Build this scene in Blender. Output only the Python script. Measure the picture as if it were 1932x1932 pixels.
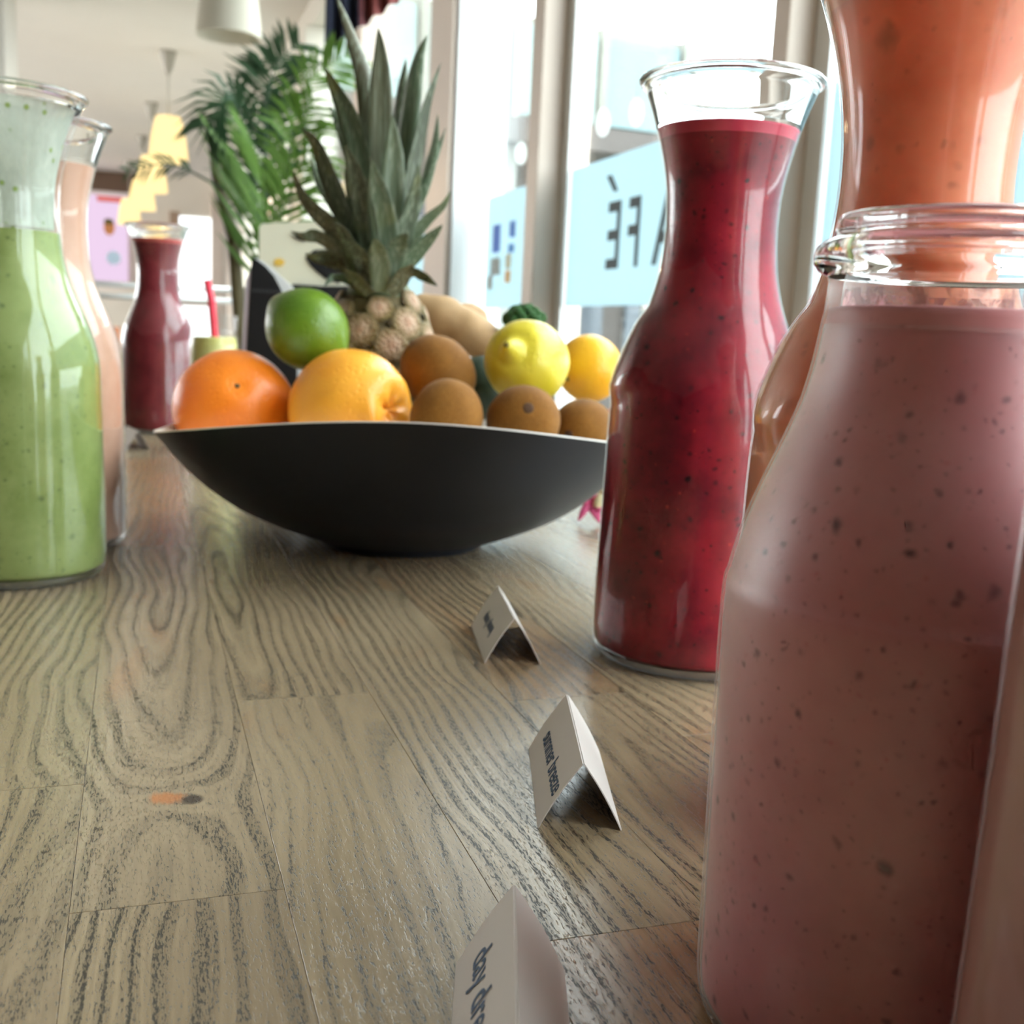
import bpy, bmesh, math, random
from mathutils import Vector, Matrix, noise

for o in list(bpy.data.objects):
    bpy.data.objects.remove(o, do_unlink=True)
random.seed(7)
scene = bpy.context.scene
COL = scene.collection
PI = math.pi

# ------------------------------------------------------------------ camera
FPX = 2083.0                      # focal length in pixels of the 1932 px frame
PITCH, ROLL = math.radians(9.2), math.radians(2.7)
CAM = Vector((0.0, 0.0, 0.145))   # table top is z = 0
_F = Vector((0, math.cos(PITCH), -math.sin(PITCH)))
_u0 = Vector((0, math.sin(PITCH), math.cos(PITCH)))
_R = math.cos(ROLL) * Vector((1, 0, 0)) + math.sin(ROLL) * _u0
_U = -math.sin(ROLL) * Vector((1, 0, 0)) + math.cos(ROLL) * _u0
cam_data = bpy.data.cameras.new('camera')
cam_data.sensor_width = 36.0
cam_data.lens = FPX / 1932 * 36.0
cam_data.clip_start = 0.01
cam_data.clip_end = 200
cam_data.dof.use_dof = True
cam_data.dof.focus_distance = 0.30
cam_data.dof.aperture_fstop = 21.0
cam = bpy.data.objects.new('camera', cam_data)
COL.objects.link(cam)
_m = Matrix((( _R.x, _U.x, -_F.x, CAM.x), (_R.y, _U.y, -_F.y, CAM.y), (_R.z, _U.z, -_F.z, CAM.z), (0, 0, 0, 1)))
cam.matrix_world = _m
scene.camera = cam

# ------------------------------------------------------------------ world, exposure
world = bpy.data.worlds.new('world')
scene.world = world
world.use_nodes = True
wb = world.node_tree.nodes['Background']
wb.inputs['Color'].default_value = (0.95, 0.98, 1.0, 1)
wb.inputs['Strength'].default_value = 7.0
scene.view_settings.view_transform = 'Standard'
scene.view_settings.look = 'None'
scene.view_settings.exposure = 0.6
scene.view_settings.gamma = 1.0
scene.view_settings.use_curve_mapping = False
scene.cycles.use_denoising = True
scene.cycles.max_bounces = 8
scene.cycles.diffuse_bounces = 3
scene.cycles.glossy_bounces = 3
scene.cycles.transparent_max_bounces = 12
scene.cycles.transmission_bounces = 7
scene.cycles.caustics_reflective = False
scene.cycles.caustics_refractive = False
scene.cycles.use_light_tree = False
scene.cycles.use_adaptive_sampling = True
scene.cycles.adaptive_threshold = 0.06
scene.cycles.adaptive_min_samples = 16
scene.cycles.sample_clamp_indirect = 6.0

# room frame: the window wall runs along DV, its normal is NV
AZ = math.radians(-18.9)
DV = Vector((math.sin(AZ), math.cos(AZ), 0))
NV = Vector((math.cos(AZ), -math.sin(AZ), 0))
WN = 1.0            # distance from the camera to the glass line
CEIL, FLOOR = 1.95, -0.76
S0, S1 = -3.0, 15.5
NL = -5.0
ROT = -AZ           # z rotation that turns +Y to DV

def ray(px, py):
    return _F + (px - 966) / FPX * _R - (py - 966) / FPX * _U
def at_z(px, py, z=0.0):
    d = ray(px, py); return CAM + d * ((z - CAM.z) / d.z)
def at_y(px, py, y):
    d = ray(px, py); return CAM + d * (y / d.y)
def at_n(px, py, n=WN):
    d = ray(px, py); return CAM + d * (n / d.dot(NV))
def at_s(px, py, s):
    d = ray(px, py); return CAM + d * (s / d.dot(DV))
def W(s, n, z):
    return DV * s + NV * n + Vector((0, 0, z))

# light portal over the glass of the window wall (guides sampling of the sky)
pl = bpy.data.lights.new('window_portal', 'AREA')
pl.shape = 'RECTANGLE'; pl.size = S1 - S0; pl.size_y = CEIL - FLOOR
pl.cycles.is_portal = True
po = bpy.data.objects.new('window_portal', pl)
COL.objects.link(po)
_c = W((S0 + S1) / 2, WN + 0.12, (CEIL + FLOOR) / 2)
po.matrix_world = Matrix(((DV.x, 0, NV.x, _c.x), (DV.y, 0, NV.y, _c.y), (0, 1, 0, _c.z), (0, 0, 0, 1)))

# ------------------------------------------------------------------ material helpers
def srgb(r, g, b):
    f = lambda c: (c / 255 / 12.92) if c / 255 <= 0.04045 else ((c / 255 + 0.055) / 1.055) ** 2.4
    return (f(r), f(g), f(b), 1.0)

class NT:
    def __init__(self, name):
        self.m = bpy.data.materials.new(name); self.m.use_nodes = True
        self.t = self.m.node_tree; self.t.nodes.clear()
        self.out = self.t.nodes.new('ShaderNodeOutputMaterial')
    def n(self, typ, **kw):
        nd = self.t.nodes.new(typ)
        for k, v in kw.items():
            if k in nd.inputs.keys():
                self.set(nd.inputs[k], v)
            else:
                setattr(nd, k, v)
        return nd
    def set(self, sock, v):
        if isinstance(v, bpy.types.NodeSocket):
            self.t.links.new(v, sock)
        else:
            sock.default_value = v
    def math(self, op, a, b=0.0, c=None, clamp=False):
        nd = self.t.nodes.new('ShaderNodeMath'); nd.operation = op; nd.use_clamp = clamp
        self.set(nd.inputs[0], a); self.set(nd.inputs[1], b)
        if c is not None: self.set(nd.inputs[2], c)
        return nd.outputs[0]
    def vmath(self, op, a, b=(0, 0, 0)):
        nd = self.t.nodes.new('ShaderNodeVectorMath'); nd.operation = op
        self.set(nd.inputs[0], a)
        if b is not None: self.set(nd.inputs[1], b)
        return nd.outputs['Value'] if op in ('LENGTH', 'DISTANCE', 'DOT_PRODUCT') else nd.outputs[0]
    def mix(self, f, a, b, mode='MIX'):
        nd = self.t.nodes.new('ShaderNodeMix'); nd.data_type = 'RGBA'; nd.blend_type = mode
        nd.clamp_factor = True
        self.set(nd.inputs[0], f); self.set(nd.inputs[6], a); self.set(nd.inputs[7], b)
        return nd.outputs[2]
    def ramp(self, f, stops):
        nd = self.t.nodes.new('ShaderNodeValToRGB')
        el = nd.color_ramp.elements
        while len(el) < len(stops): el.new(0.5)
        for e, (p, c) in zip(el, stops):
            e.position = p; e.color = c if len(c) == 4 else (*c, 1)
        self.set(nd.inputs[0], f)
        return nd.outputs[0]
    def step(self, f, lo, hi, a=0.0, b=1.0):
        nd = self.t.nodes.new('ShaderNodeMapRange'); nd.interpolation_type = 'SMOOTHSTEP'
        self.set(nd.inputs[0], f); self.set(nd.inputs[1], lo); self.set(nd.inputs[2], hi)
        nd.inputs[3].default_value = a; nd.inputs[4].default_value = b
        return nd.outputs[0]
    def obj(self, rnd=0.0):
        c = self.n('ShaderNodeTexCoord').outputs['Object']
        if rnd:
            r = self.n('ShaderNodeObjectInfo').outputs['Random']
            v = self.n('ShaderNodeCombineXYZ', X=self.math('MULTIPLY', r, rnd), Y=self.math('MULTIPLY', r, rnd * 1.7), Z=self.math('MULTIPLY', r, rnd * 0.6))
            c = self.vmath('ADD', c, v.outputs[0])
        return c
    def noise(self, vec, scale, detail=3, rough=0.5, dist=0.0):
        return self.n('ShaderNodeTexNoise', Vector=vec, Scale=scale, Detail=detail, Roughness=rough, Distortion=dist).outputs['Fac']
    def scaled(self, vec, x, y, z):
        return self.vmath('MULTIPLY', vec, (x, y, z))
    def bsdf(self, **kw):
        p = self.t.nodes.new('ShaderNodeBsdfPrincipled')
        for k, v in kw.items(): self.set(p.inputs[k.replace('_', ' ')], v)
        self.t.links.new(p.outputs[0], self.out.inputs['Surface'])
        return p
    def bump(self, h, strength=0.3, dist=0.001):
        return self.n('ShaderNodeBump', Height=h, Strength=strength, Distance=dist).outputs[0]
    def surf(self, sh):
        self.t.links.new(sh, self.out.inputs['Surface'])

def plain(name, col, rough=0.5, var=0.08, scale=20, metal=0.0, bump=0.0, spec=0.5):
    t = NT(name)
    nz = t.noise(t.obj(), scale, 4)
    dark = tuple(c * (1 - 2 * var) for c in col[:3]) + (1,)
    c = t.mix(nz, dark, tuple(min(1, x * (1 + var)) for x in col[:3]) + (1,))
    kw = dict(Base_Color=c, Roughness=rough, Metallic=metal)
    p = t.bsdf(**kw)
    p.inputs['Specular IOR Level'].default_value = spec
    if bump:
        t.set(p.inputs['Normal'], t.bump(t.noise(t.obj(), scale * 8, 3), bump, 0.001))
    return t.m

def emit(name, col, strength):
    t = NT(name)
    e = t.n('ShaderNodeEmission', Color=col, Strength=strength)
    t.surf(e.outputs[0])
    t.m.cycles.emission_sampling = 'NONE'     # small lamps: lit by hits, keeps the light list short
    return t.m

# ------------------------------------------------------------------ mesh helpers
def link(name, mesh, mat=None, parent=None, smooth=True):
    o = bpy.data.objects.new(name, mesh)
    COL.objects.link(o)
    if mat is not None and not mesh.materials:
        for m in (mat if isinstance(mat, (list, tuple)) else [mat]): mesh.materials.append(m)
    if parent is not None: o.parent = parent
    if smooth and mesh.polygons:
        mesh.polygons.foreach_set('use_smooth', [True] * len(mesh.polygons))
    return o
def pyd(name, verts, faces, mat=None, parent=None, smooth=True):
    me = bpy.data.meshes.new(name)
    me.from_pydata([tuple(v) for v in verts], [], faces); me.update()
    return link(name, me, mat, parent, smooth)
def frombm(name, bm, mat=None, parent=None, smooth=False):
    bmesh.ops.recalc_face_normals(bm, faces=bm.faces)
    me = bpy.data.meshes.new(name); bm.to_mesh(me); bm.free()
    return link(name, me, mat, parent, smooth)
def empty(name, loc=(0, 0, 0), rotz=0.0, label=None, cat=None, group=None, kind=None):
    o = bpy.data.objects.new(name, None); COL.objects.link(o)
    o.location = loc; o.rotation_euler = (0, 0, rotz); o.empty_display_size = 0.02
    return tag(o, label, cat, group, kind)
def tag(o, label=None, cat=None, group=None, kind=None):
    if label: o['label'] = label
    if cat: o['category'] = cat
    if group: o['group'] = group
    if kind: o['kind'] = kind
    return o
def bbox(bm, x0, x1, y0, y1, z0, z1, bev=0.0):
    r = bmesh.ops.create_cube(bm, size=1.0)
    vs = r['verts']
    for v in vs:
        v.co = Vector(((x0 + x1) / 2 + v.co.x * (x1 - x0), (y0 + y1) / 2 + v.co.y * (y1 - y0), (z0 + z1) / 2 + v.co.z * (z1 - z0)))
    if bev:
        es = list({e for v in vs for e in v.link_edges})
        bmesh.ops.bevel(bm, geom=es, offset=bev, segments=2, affect='EDGES', profile=0.5)
    return bm
def box(name, x0, x1, y0, y1, z0, z1, mat, parent=None, bev=0.0):
    return frombm(name, bbox(bmesh.new(), x0, x1, y0, y1, z0, z1, bev), mat, parent)
def sbox(name, s0, s1, n0, n1, z0, z1, mat, parent=None, bev=0.0):
    """box in the room frame: local x = NV, local y = DV"""
    o = box(name, n0, n1, s0, s1, z0, z1, mat, parent, bev)
    if parent is None: o.rotation_euler = (0, 0, ROT)
    return o
def lathe(prof, seg=64, disp=None):
    """rings from a (r, z) profile; r = 0 closes with a pole"""
    vs, fs, rows = [], [], []
    for (r, z) in prof:
        if r <= 1e-7:
            rows.append([len(vs)]); vs.append((0, 0, z))
        else:
            row = []
            for i in range(seg):
                a = 2 * PI * i / seg
                rr = r + (disp(a, z, r) if disp else 0)
                row.append(len(vs)); vs.append((rr * math.cos(a), rr * math.sin(a), z))
            rows.append(row)
    for a, b in zip(rows, rows[1:]):
        if len(a) == 1 and len(b) == 1: continue
        for i in range(seg):
            j = (i + 1) % seg
            if len(a) == 1: fs.append((a[0], b[j], b[i]))
            elif len(b) == 1: fs.append((a[i], a[j], b[0]))
            else: fs.append((a[i], a[j], b[j], b[i]))
    return vs, fs
def interp(pts, n):
    """Catmull-Rom resampling of a polyline of tuples"""
    P = [Vector(p) for p in pts]
    out = []
    segs = len(P) - 1
    for i in range(n):
        t = i / (n - 1) * segs
        k = min(int(t), segs - 1); u = t - k
        p0, p1, p2, p3 = P[max(k - 1, 0)], P[k], P[k + 1], P[min(k + 2, segs)]
        out.append(0.5 * ((2 * p1) + (-p0 + p2) * u + (2 * p0 - 5 * p1 + 4 * p2 - p3) * u * u + (-p0 + 3 * p1 - 3 * p2 + p3) * u ** 3))
    return out
def tube(pts, radii, seg=10, cap=True):
    pts = [Vector(p) for p in pts]
    vs, fs = [], []
    up = Vector((0, 0, 1))
    prev = None
    for i, p in enumerate(pts):
        d = (pts[min(i + 1, len(pts) - 1)] - pts[max(i - 1, 0)]).normalized()
        if prev is None:
            a = d.cross(up)
            if a.length < 1e-3: a = d.cross(Vector((1, 0, 0)))
        else:
            a = prev - d * prev.dot(d)
        a.normalize(); prev = a
        b = d.cross(a)
        r = radii[i] if isinstance(radii, (list, tuple)) else radii
        for k in range(seg):
            t = 2 * PI * k / seg
            vs.append(p + a * (r * math.cos(t)) + b * (r * math.sin(t)))
    for i in range(len(pts) - 1):
        for k in range(seg):
            l = (k + 1) % seg
            fs.append((i * seg + k, i * seg + l, (i + 1) * seg + l, (i + 1) * seg + k))
    if cap:
        fs.append(tuple(reversed(range(seg))))
        fs.append(tuple(range((len(pts) - 1) * seg, len(pts) * seg)))
    return vs, fs
def ball(seg=40, rings=24, fn=None):
    """unit sphere; fn(dir) -> Vector"""
    vs, fs = [], []
    for i in range(rings + 1):
        th = PI * i / rings
        for k in range(seg if 0 < i < rings else 1):
            ph = 2 * PI * k / seg
            d = Vector((math.sin(th) * math.cos(ph), math.sin(th) * math.sin(ph), math.cos(th)))
            vs.append(fn(d) if fn else d)
    idx = lambda i, k: 0 if i == 0 else (1 + (rings - 1) * seg if i == rings else 1 + (i - 1) * seg + k % seg)
    for i in range(rings):
        for k in range(seg):
            a, b, c, d = idx(i, k), idx(i + 1, k), idx(i + 1, k + 1), idx(i, k + 1)
            if i == 0: fs.append((a, b, c))
            elif i == rings - 1: fs.append((a, b, d))
            else: fs.append((a, b, c, d))
    return vs, fs
def text_part(name, body, size, mat, parent, mw, shear=0.0, sx=1.0, extrude=0.00005, bold=0.0):
    cu = bpy.data.curves.new(name, 'FONT')
    cu.body = body; cu.size = size; cu.shear = shear; cu.extrude = extrude; cu.offset = bold
    tmp = bpy.data.objects.new('tmp_text', cu); COL.objects.link(tmp)
    bpy.context.view_layer.update()
    me = bpy.data.meshes.new_from_object(tmp.evaluated_get(bpy.context.evaluated_depsgraph_get()))
    bpy.data.objects.remove(tmp, do_unlink=True)
    me.name = name
    me.materials.clear()
    me.transform(mw @ Matrix.Diagonal((sx, 1, 1, 1)))
    return link(name, me, mat, parent, smooth=False)

# ------------------------------------------------------------------ room materials
M_ceil = plain('ceiling_paint', srgb(238, 234, 226), 0.8, 0.02, 3)
M_wall = plain('wall_paint', srgb(232, 224, 210), 0.8, 0.03, 3)
M_dark_wall = plain('dark_bounce_cut', srgb(92, 70, 54), 0.6, 0.15, 3)  # unseen walls near the camera, made dark to cut bounce light
M_floor = plain('floor_boards', srgb(122, 110, 98), 0.35, 0.15, 5)
M_tan = plain('champagne_aluminium', srgb(222, 204, 190), 0.45, 0.03, 6)
M_white = plain('white_lacquer', srgb(244, 244, 244), 0.4, 0.02, 6)
M_gasket = plain('dark_gasket', srgb(58, 60, 72), 0.5, 0.05, 10)
M_chrome = plain('brushed_steel', srgb(200, 200, 198), 0.3, 0.04, 30, metal=0.9)
def pane_mat(name, tint, base=0.05):
    t = NT(name)
    lw = t.n('ShaderNodeLayerWeight', Blend=0.5).outputs['Facing']
    fac = t.math('MULTIPLY_ADD', t.math('POWER', lw, 4.0), 0.75, base, clamp=True)
    tr = t.n('ShaderNodeBsdfTransparent', Color=tint)
    gl = t.n('ShaderNodeBsdfGlossy', Color=(1, 1, 1, 1), Roughness=0.0)
    mx = t.n('ShaderNodeMixShader', Fac=fac)
    t.t.links.new(tr.outputs[0], mx.inputs[1]); t.t.links.new(gl.outputs[0], mx.inputs[2])
    t.surf(mx.outputs[0])
    return t.m
M_pane = pane_mat('window_glass', (0.93, 0.98, 0.98, 1), 0.03)

# ------------------------------------------------------------------ room shell
floor = tag(sbox('floor', S0, S1, NL, WN + 0.15, FLOOR - 0.1, FLOOR, M_floor), kind='structure')
ceiling = tag(sbox('ceiling', S0, S1, NL, WN + 0.15, CEIL, CEIL + 0.12, M_ceil), kind='structure')
wall_left = empty('wall_left', (0, 0, 0), ROT, kind='structure')
sbox('plaster', S0, 5.5, NL - 0.15, NL, FLOOR, CEIL, M_dark_wall, wall_left)
sbox('lintel', 5.5, S1, NL - 0.15, NL, 1.75, CEIL, M_wall, wall_left)  # openings from here on are unseen, added to let light into the far room
sbox('sill_wall', 5.5, S1, NL - 0.15, NL, FLOOR, 0.1, M_wall, wall_left)
for k_ in range(6): sbox('pier', 5.5 + k_ * 1.94, 5.8 + k_ * 1.94, NL - 0.15, NL, 0.1, 1.75, M_wall, wall_left)
wall_front = tag(sbox('wall_front', S0 - 0.15, S0, NL, WN + 0.15, FLOOR, CEIL, M_dark_wall), kind='structure')
wall_back = tag(sbox('wall_back', S1, S1 + 0.15, NL, WN + 0.15, FLOOR, CEIL, M_wall), kind='structure')
# window wall: header, sill kerb, then posts and panes
HEAD = 1.80
wall_right = empty('wall_right', (0, 0, 0), ROT, kind='structure')
sbox('header', S0, S1, WN - 0.06, WN + 0.12, HEAD, CEIL, M_wall, wall_right)
sbox('kerb', S0, S1, WN - 0.06, WN + 0.12, FLOOR, FLOOR + 0.10, M_tan, wall_right)
# (s0, s1, inner n, material)
posts = [(-3.0, -2.9, 0.94, M_tan), (-1.55, -1.47, 0.93, M_tan), (0.0, 0.06, 0.94, M_tan),
         (1.557, 1.605, 0.94, M_tan), (2.635, 2.715, 0.925, M_tan), (3.316, 3.60, 0.90, M_white), (5.05, 5.20, 0.93, M_tan),
         (6.60, 7.05, 0.90, M_wall), (8.6, 8.7, 0.93, M_tan), (10.4, 10.8, 0.90, M_wall), (12.6, 12.7, 0.93, M_tan), (14.4, 14.5, 0.93, M_tan), (15.4, 15.5, 0.93, M_tan)]
for (a, b, n0, m) in posts:
    sbox('post', a, b, n0, WN + 0.06, FLOOR + 0.10, HEAD, m, wall_right, 0.003)
# white glazing bead on the camera side of the two near mullions, dark gasket on the far side, thin tan sheet on the pillar's inner face
for (a, b, n0, m) in [posts[3], posts[4]]:
    sbox('glazing_bead', a - 0.045, a - 0.001, WN - 0.012, WN + 0.03, FLOOR + 0.1, HEAD, M_white, wall_right)
    sbox('gasket', b + 0.001, b + 0.022, n0 + 0.015, WN + 0.02, FLOOR + 0.1, HEAD, M_gasket, wall_right)
sbox('pillar_inner_face', 3.33, 3.60, 0.885, 0.899, FLOOR + 0.1, HEAD, M_tan, wall_right)

# frosted film with lettering
tf = NT('frosted_film')
d1 = tf.n('ShaderNodeBsdfDiffuse', Color=srgb(214, 228, 231)); d2 = tf.n('ShaderNodeBsdfTranslucent', Color=srgb(198, 214, 219))
mxf = tf.n('ShaderNodeMixShader', Fac=0.62)
tf.t.links.new(d1.outputs[0], mxf.inputs[1]); tf.t.links.new(d2.outputs[0], mxf.inputs[2]); tf.surf(mxf.outputs[0])
M_film = tf.m
M_letter = plain('window_lettering', srgb(38, 58, 60), 0.6, 0.05, 10)
wn = 0
for i in range(len(posts) - 1):
    a, b = posts[i][1] + 0.001, posts[i + 1][0] - 0.001
    wn += 1
    win = empty('window_%d' % wn, (0, 0, 0), ROT, kind='structure')
    sbox('pane', a, b, WN, WN + 0.008, FLOOR + 0.1, HEAD, M_pane, win)
    if 0 <= a < 6:
        fl = sbox('frosted_film', a + 0.02, b - 0.05, WN - 0.003, WN - 0.001, 0.215, 0.54, M_film, win)
    if 1.5 < a < 2:
        # CAFÉ is written for the street: from indoors it reads mirrored. Local frame: x = NV, y = DV.
        def letter_m(s_left, z):
            # text x runs along -s when seen from outside looking in -NV: right-handed set (x=+s, y=z, normal=+n)
            return Matrix(((0, 0, 1, WN - 0.0045), (1, 0, 0, s_left), (0, 1, 0, z), (0, 0, 0, 1)))
        x0 = 1.955
        for k, ch in enumerate('CAFE'):
            text_part('lettering', ch, 0.208, M_letter, win, letter_m([1.86, 1.99, 2.162, 2.262][k], 0.297), sx=[0.72, 0.80, 0.72, 0.80][k], extrude=0.0006, bold=0.002)
        # grave-looking accent over the E (an acute one from the street)
        bm = bmesh.new()
        vs = [bm.verts.new((WN - 0.004 + dn, s, z)) for dn in (0, -0.0012) for s, z in ((2.295, 0.462), (2.318, 0.462), (2.362, 0.50), (2.335, 0.50))]
        bm.faces.new(vs[:4]); bm.faces.new(vs[4:])
        for q in range(4): bm.faces.new((vs[q], vs[(q + 1) % 4], vs[4 + (q + 1) % 4], vs[4 + q]))
        frombm('lettering', bm, M_letter, win)
    if 2.6 < a < 3:
        for (s0, s1, z0, z1, c) in [(3.13, 3.20, 0.375, 0.455, (70, 120, 225)), (2.995, 3.045, 0.41, 0.455, (80, 140, 235)), (3.0, 3.05, 0.368, 0.392, (70, 150, 235)),
                                    (3.12, 3.21, 0.31, 0.36, (168, 172, 165)), (3.02, 3.07, 0.325, 0.365, (228, 222, 190)), (3.02, 3.07, 0.285, 0.32, (248, 196, 120)), (3.19, 3.235, 0.27, 0.31, (185, 180, 165))]:
            sbox('sticker', s0, s1, WN - 0.005, WN - 0.0035, z0, z1, plain('sticker_colour', srgb(*c), 0.6, 0.03, 8), win)

# grey pillar in the far part of the room
cp = at_s(14, 300, 6.8)
n_r = cp.dot(NV)
tag(sbox('wall_pillar', 6.8, 7.5, n_r - 0.5, n_r, FLOOR, CEIL, plain('pillar_paint', srgb(214, 208, 200), 0.8, 0.03, 3)), kind='structure')
# dark band under the ceiling on the back wall
tag(sbox('trim_1', S1 - 0.06, S1 - 0.002, -2.6, 0.14, CEIL - 0.26, CEIL - 0.02, plain('dark_wood', srgb(96, 72, 54), 0.5, 0.1, 3)), kind='structure')
# far door/window in the back wall
wb_ = empty('window_%d' % (wn + 1), (0, 0, 0), ROT, kind='structure')
M_lit = emit('daylight_pane', (0.93, 0.98, 1.0, 1), 1.6)
sbox('pane', S1 - 0.02, S1 - 0.004, 0.52, 0.92, -0.6, 1.45, M_lit, wb_)
sbox('post', S1 - 0.07, S1 - 0.004, 0.40, 0.52, FLOOR, 1.5, plain('brown_post', srgb(176, 150, 128), 0.5, 0.05, 4), wb_)
sbox('transom', S1 - 0.05, S1 - 0.004, 0.52, 0.92, 0.30, 0.36, M_tan, wb_)

# ------------------------------------------------------------------ outside
t = NT('paving'); c = t.mix(t.noise(t.obj(), 2, 4), srgb(108, 108, 104), srgb(130, 130, 124)); t.bsdf(Base_Color=c, Roughness=0.8)
tag(sbox('pavement', -20, 60, WN + 0.15, 60, FLOOR - 0.2, FLOOR - 0.05, t.m), kind='structure')
M_teal = plain('teal_glazing', srgb(102, 128, 132), 0.35, 0.08, 0.6)
M_teal2 = plain('teal_glazing_light', srgb(124, 146, 146), 0.4, 0.06, 0.6)
M_conc = plain('pale_concrete', srgb(128, 128, 120), 0.8, 0.05, 1)
M_soffit = plain('dark_soffit', srgb(76, 70, 68), 0.8, 0.05, 1)
M_shop = plain('shopfront_glass', srgb(76, 88, 100), 0.2, 0.15, 0.8)
BA = math.radians(66)      # heading of the facade line
bpos = at_y(1105, 630, 12.0); bpos.z = FLOOR - 0.05
bld = empty('building', bpos, PI / 2 - BA, 'pale teal glazed building across the street beyond the window', 'building')
ZB = -bpos.z
box('upper_wall', -3.0, 9, 0.06, 5, ZB + 2.25, ZB + 3.28, M_conc, bld)
for k in range(12):
    x0 = -2.9 + k * 0.98
    box('glass_panel', x0 + 0.03, x0 + 0.90, 0.0, 0.058, ZB + 2.32, ZB + 3.2, M_teal if k % 2 else M_teal2, bld, 0.01)
    box('fin', x0 - 0.05, x0 + 0.025, -0.06, 0.058, ZB + 2.25, ZB + 3.28, M_conc, bld)
box('soffit', -3.0, 9, -0.25, 5, ZB + 2.02, ZB + 2.25, M_soffit, bld)
box('shop_wall', -3.0, 9, 1.2, 5, 0.0, ZB + 2.02, M_soffit, bld)
for k in range(6):
    x0 = -2.7 + k * 1.9
    box('shop_window', x0, x0 + 1.6, 1.12, 1.19, 0.3, ZB + 1.7, M_shop, bld, 0.02)
    box('column', x0 - 0.25, x0 - 0.05, 0.1, 0.35, 0.0, ZB + 2.02, M_conc, bld, 0.01)
M_oval = emit('white_oval_glow', (0.92, 1.0, 0.97, 1), 1.6)  # glowing ovals added outside in place of lamp reflections in the glass
M_cord = plain('oval_cord', srgb(90, 90, 90), 0.6, 0.05, 10)
for (px, py, lab) in [(1138, 231, 'glowing white oval added outside for a lamp reflection, nearer the mullion of the lettered window'), (1201, 212, 'glowing white oval added outside for a lamp reflection, beside the rim of the berry carafe'),
                      (943, 302, 'lower of two white ovals added for lamp reflections behind the sticker window'), (983, 289, 'upper of two white ovals added for lamp reflections behind the sticker window')]:
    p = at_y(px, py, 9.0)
    L = empty('oval_reflection', p, 0, lab, 'lantern', 'white reflection ovals outside')
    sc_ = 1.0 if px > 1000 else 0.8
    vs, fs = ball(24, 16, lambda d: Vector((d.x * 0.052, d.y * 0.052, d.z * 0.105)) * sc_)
    pyd('glowing_oval', vs, fs, M_oval, L)
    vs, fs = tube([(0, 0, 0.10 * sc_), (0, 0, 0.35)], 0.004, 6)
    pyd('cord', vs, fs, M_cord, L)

# ------------------------------------------------------------------ table
t = NT('table_wood')
co = t.obj(9.0)
geo = t.n('ShaderNodeNewGeometry').outputs['Position']
KN = at_z(338, 1507, 0.0)
kd = t.vmath('DISTANCE', t.scaled(geo, 1, 1, 0), (KN.x, KN.y, 0))
kinf = t.math('POWER', 2.718, t.math('MULTIPLY', kd, -60.0))
sx = t.n('ShaderNodeSeparateXYZ', Vector=co)
warp = t.math('SUBTRACT', t.noise(t.scaled(co, 9, 3.0, 1), 1.0, 2, 0.5), 0.5)
warp2 = t.math('SUBTRACT', t.noise(t.scaled(co, 60, 12, 1), 1.0, 2), 0.5)
# local x runs across the stave, local y along it
rw = t.n('ShaderNodeObjectInfo').outputs['Random']
lo = t.n('ShaderNodeSeparateXYZ', Vector=t.n('ShaderNodeTexCoord').outputs['Object'])
lx = t.math('ADD', lo.outputs[0], t.math('MULTIPLY_ADD', t.math('FRACT', t.math('MULTIPLY', rw, 13.7)), 0.10, -0.05))
ly = t.math('ADD', lo.outputs[1], t.math('MULTIPLY_ADD', t.math('FRACT', t.math('MULTIPLY', rw, 31.1)), 0.5, -0.25))
xx = t.math('ADD', t.math('MULTIPLY_ADD', warp, 0.060, lx), t.math('MULTIPLY', warp2, 0.007))
arch = t.math('POWER', t.math('ADD', t.math('MULTIPLY', xx, xx), t.math('MULTIPLY', t.math('MULTIPLY', ly, ly), 0.0045)), 0.5)
ringv = t.math('ADD', t.math('ADD', t.math('MULTIPLY', arch, 175.0), t.math('MULTIPLY', kinf, 3.0)), t.math('MULTIPLY', t.noise(t.scaled(co, 25, 7, 1), 1.0, 2), 2.2))
band = t.math('POWER', t.math('MULTIPLY_ADD', t.math('SINE', t.math('MULTIPLY', ringv, 6.283)), 0.5, 0.5), 1.6)
band2 = t.math('MULTIPLY_ADD', t.math('SINE', t.math('MULTIPLY', ringv, 19.7)), 0.5, 0.5)
wide = t.noise(t.scaled(co, 14, 3.0, 1), 1.0, 3)
strength = t.step(wide, 0.28, 0.62, 0.40, 1.0)
bb = t.math('MULTIPLY', t.math('MULTIPLY_ADD', band2, 0.35, t.math('MULTIPLY', band, 0.75)), strength)
pore = t.noise(t.scaled(co, 2000, 400, 1), 1.0, 2, 0.65)
pth = t.math('MULTIPLY_ADD', bb, -0.18, 0.605)
fibre = t.noise(t.scaled(co, 800, 26, 1), 1.0, 2, 0.6)
pmask = t.step(t.math('SUBTRACT', pore, pth), 0.0, 0.10)
dk = t.math('ADD', t.math('ADD', t.math('MULTIPLY', pmask, 0.66), t.math('MULTIPLY', bb, 0.42)), t.math('MULTIPLY', t.math('SUBTRACT', fibre, 0.45), 0.5), clamp=True)
rnd = t.n('ShaderNodeObjectInfo').outputs['Random']
base = t.ramp(t.math('FRACT', t.math('MULTIPLY', rnd, 7.3)), [(0.0, srgb(160, 136, 106)), (0.35, srgb(170, 149, 120)), (0.7, srgb(152, 130, 103)), (1.0, srgb(170, 128, 90))])
base = t.mix(t.step(wide, 0.35, 0.75), base, srgb(172, 150, 119))
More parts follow.
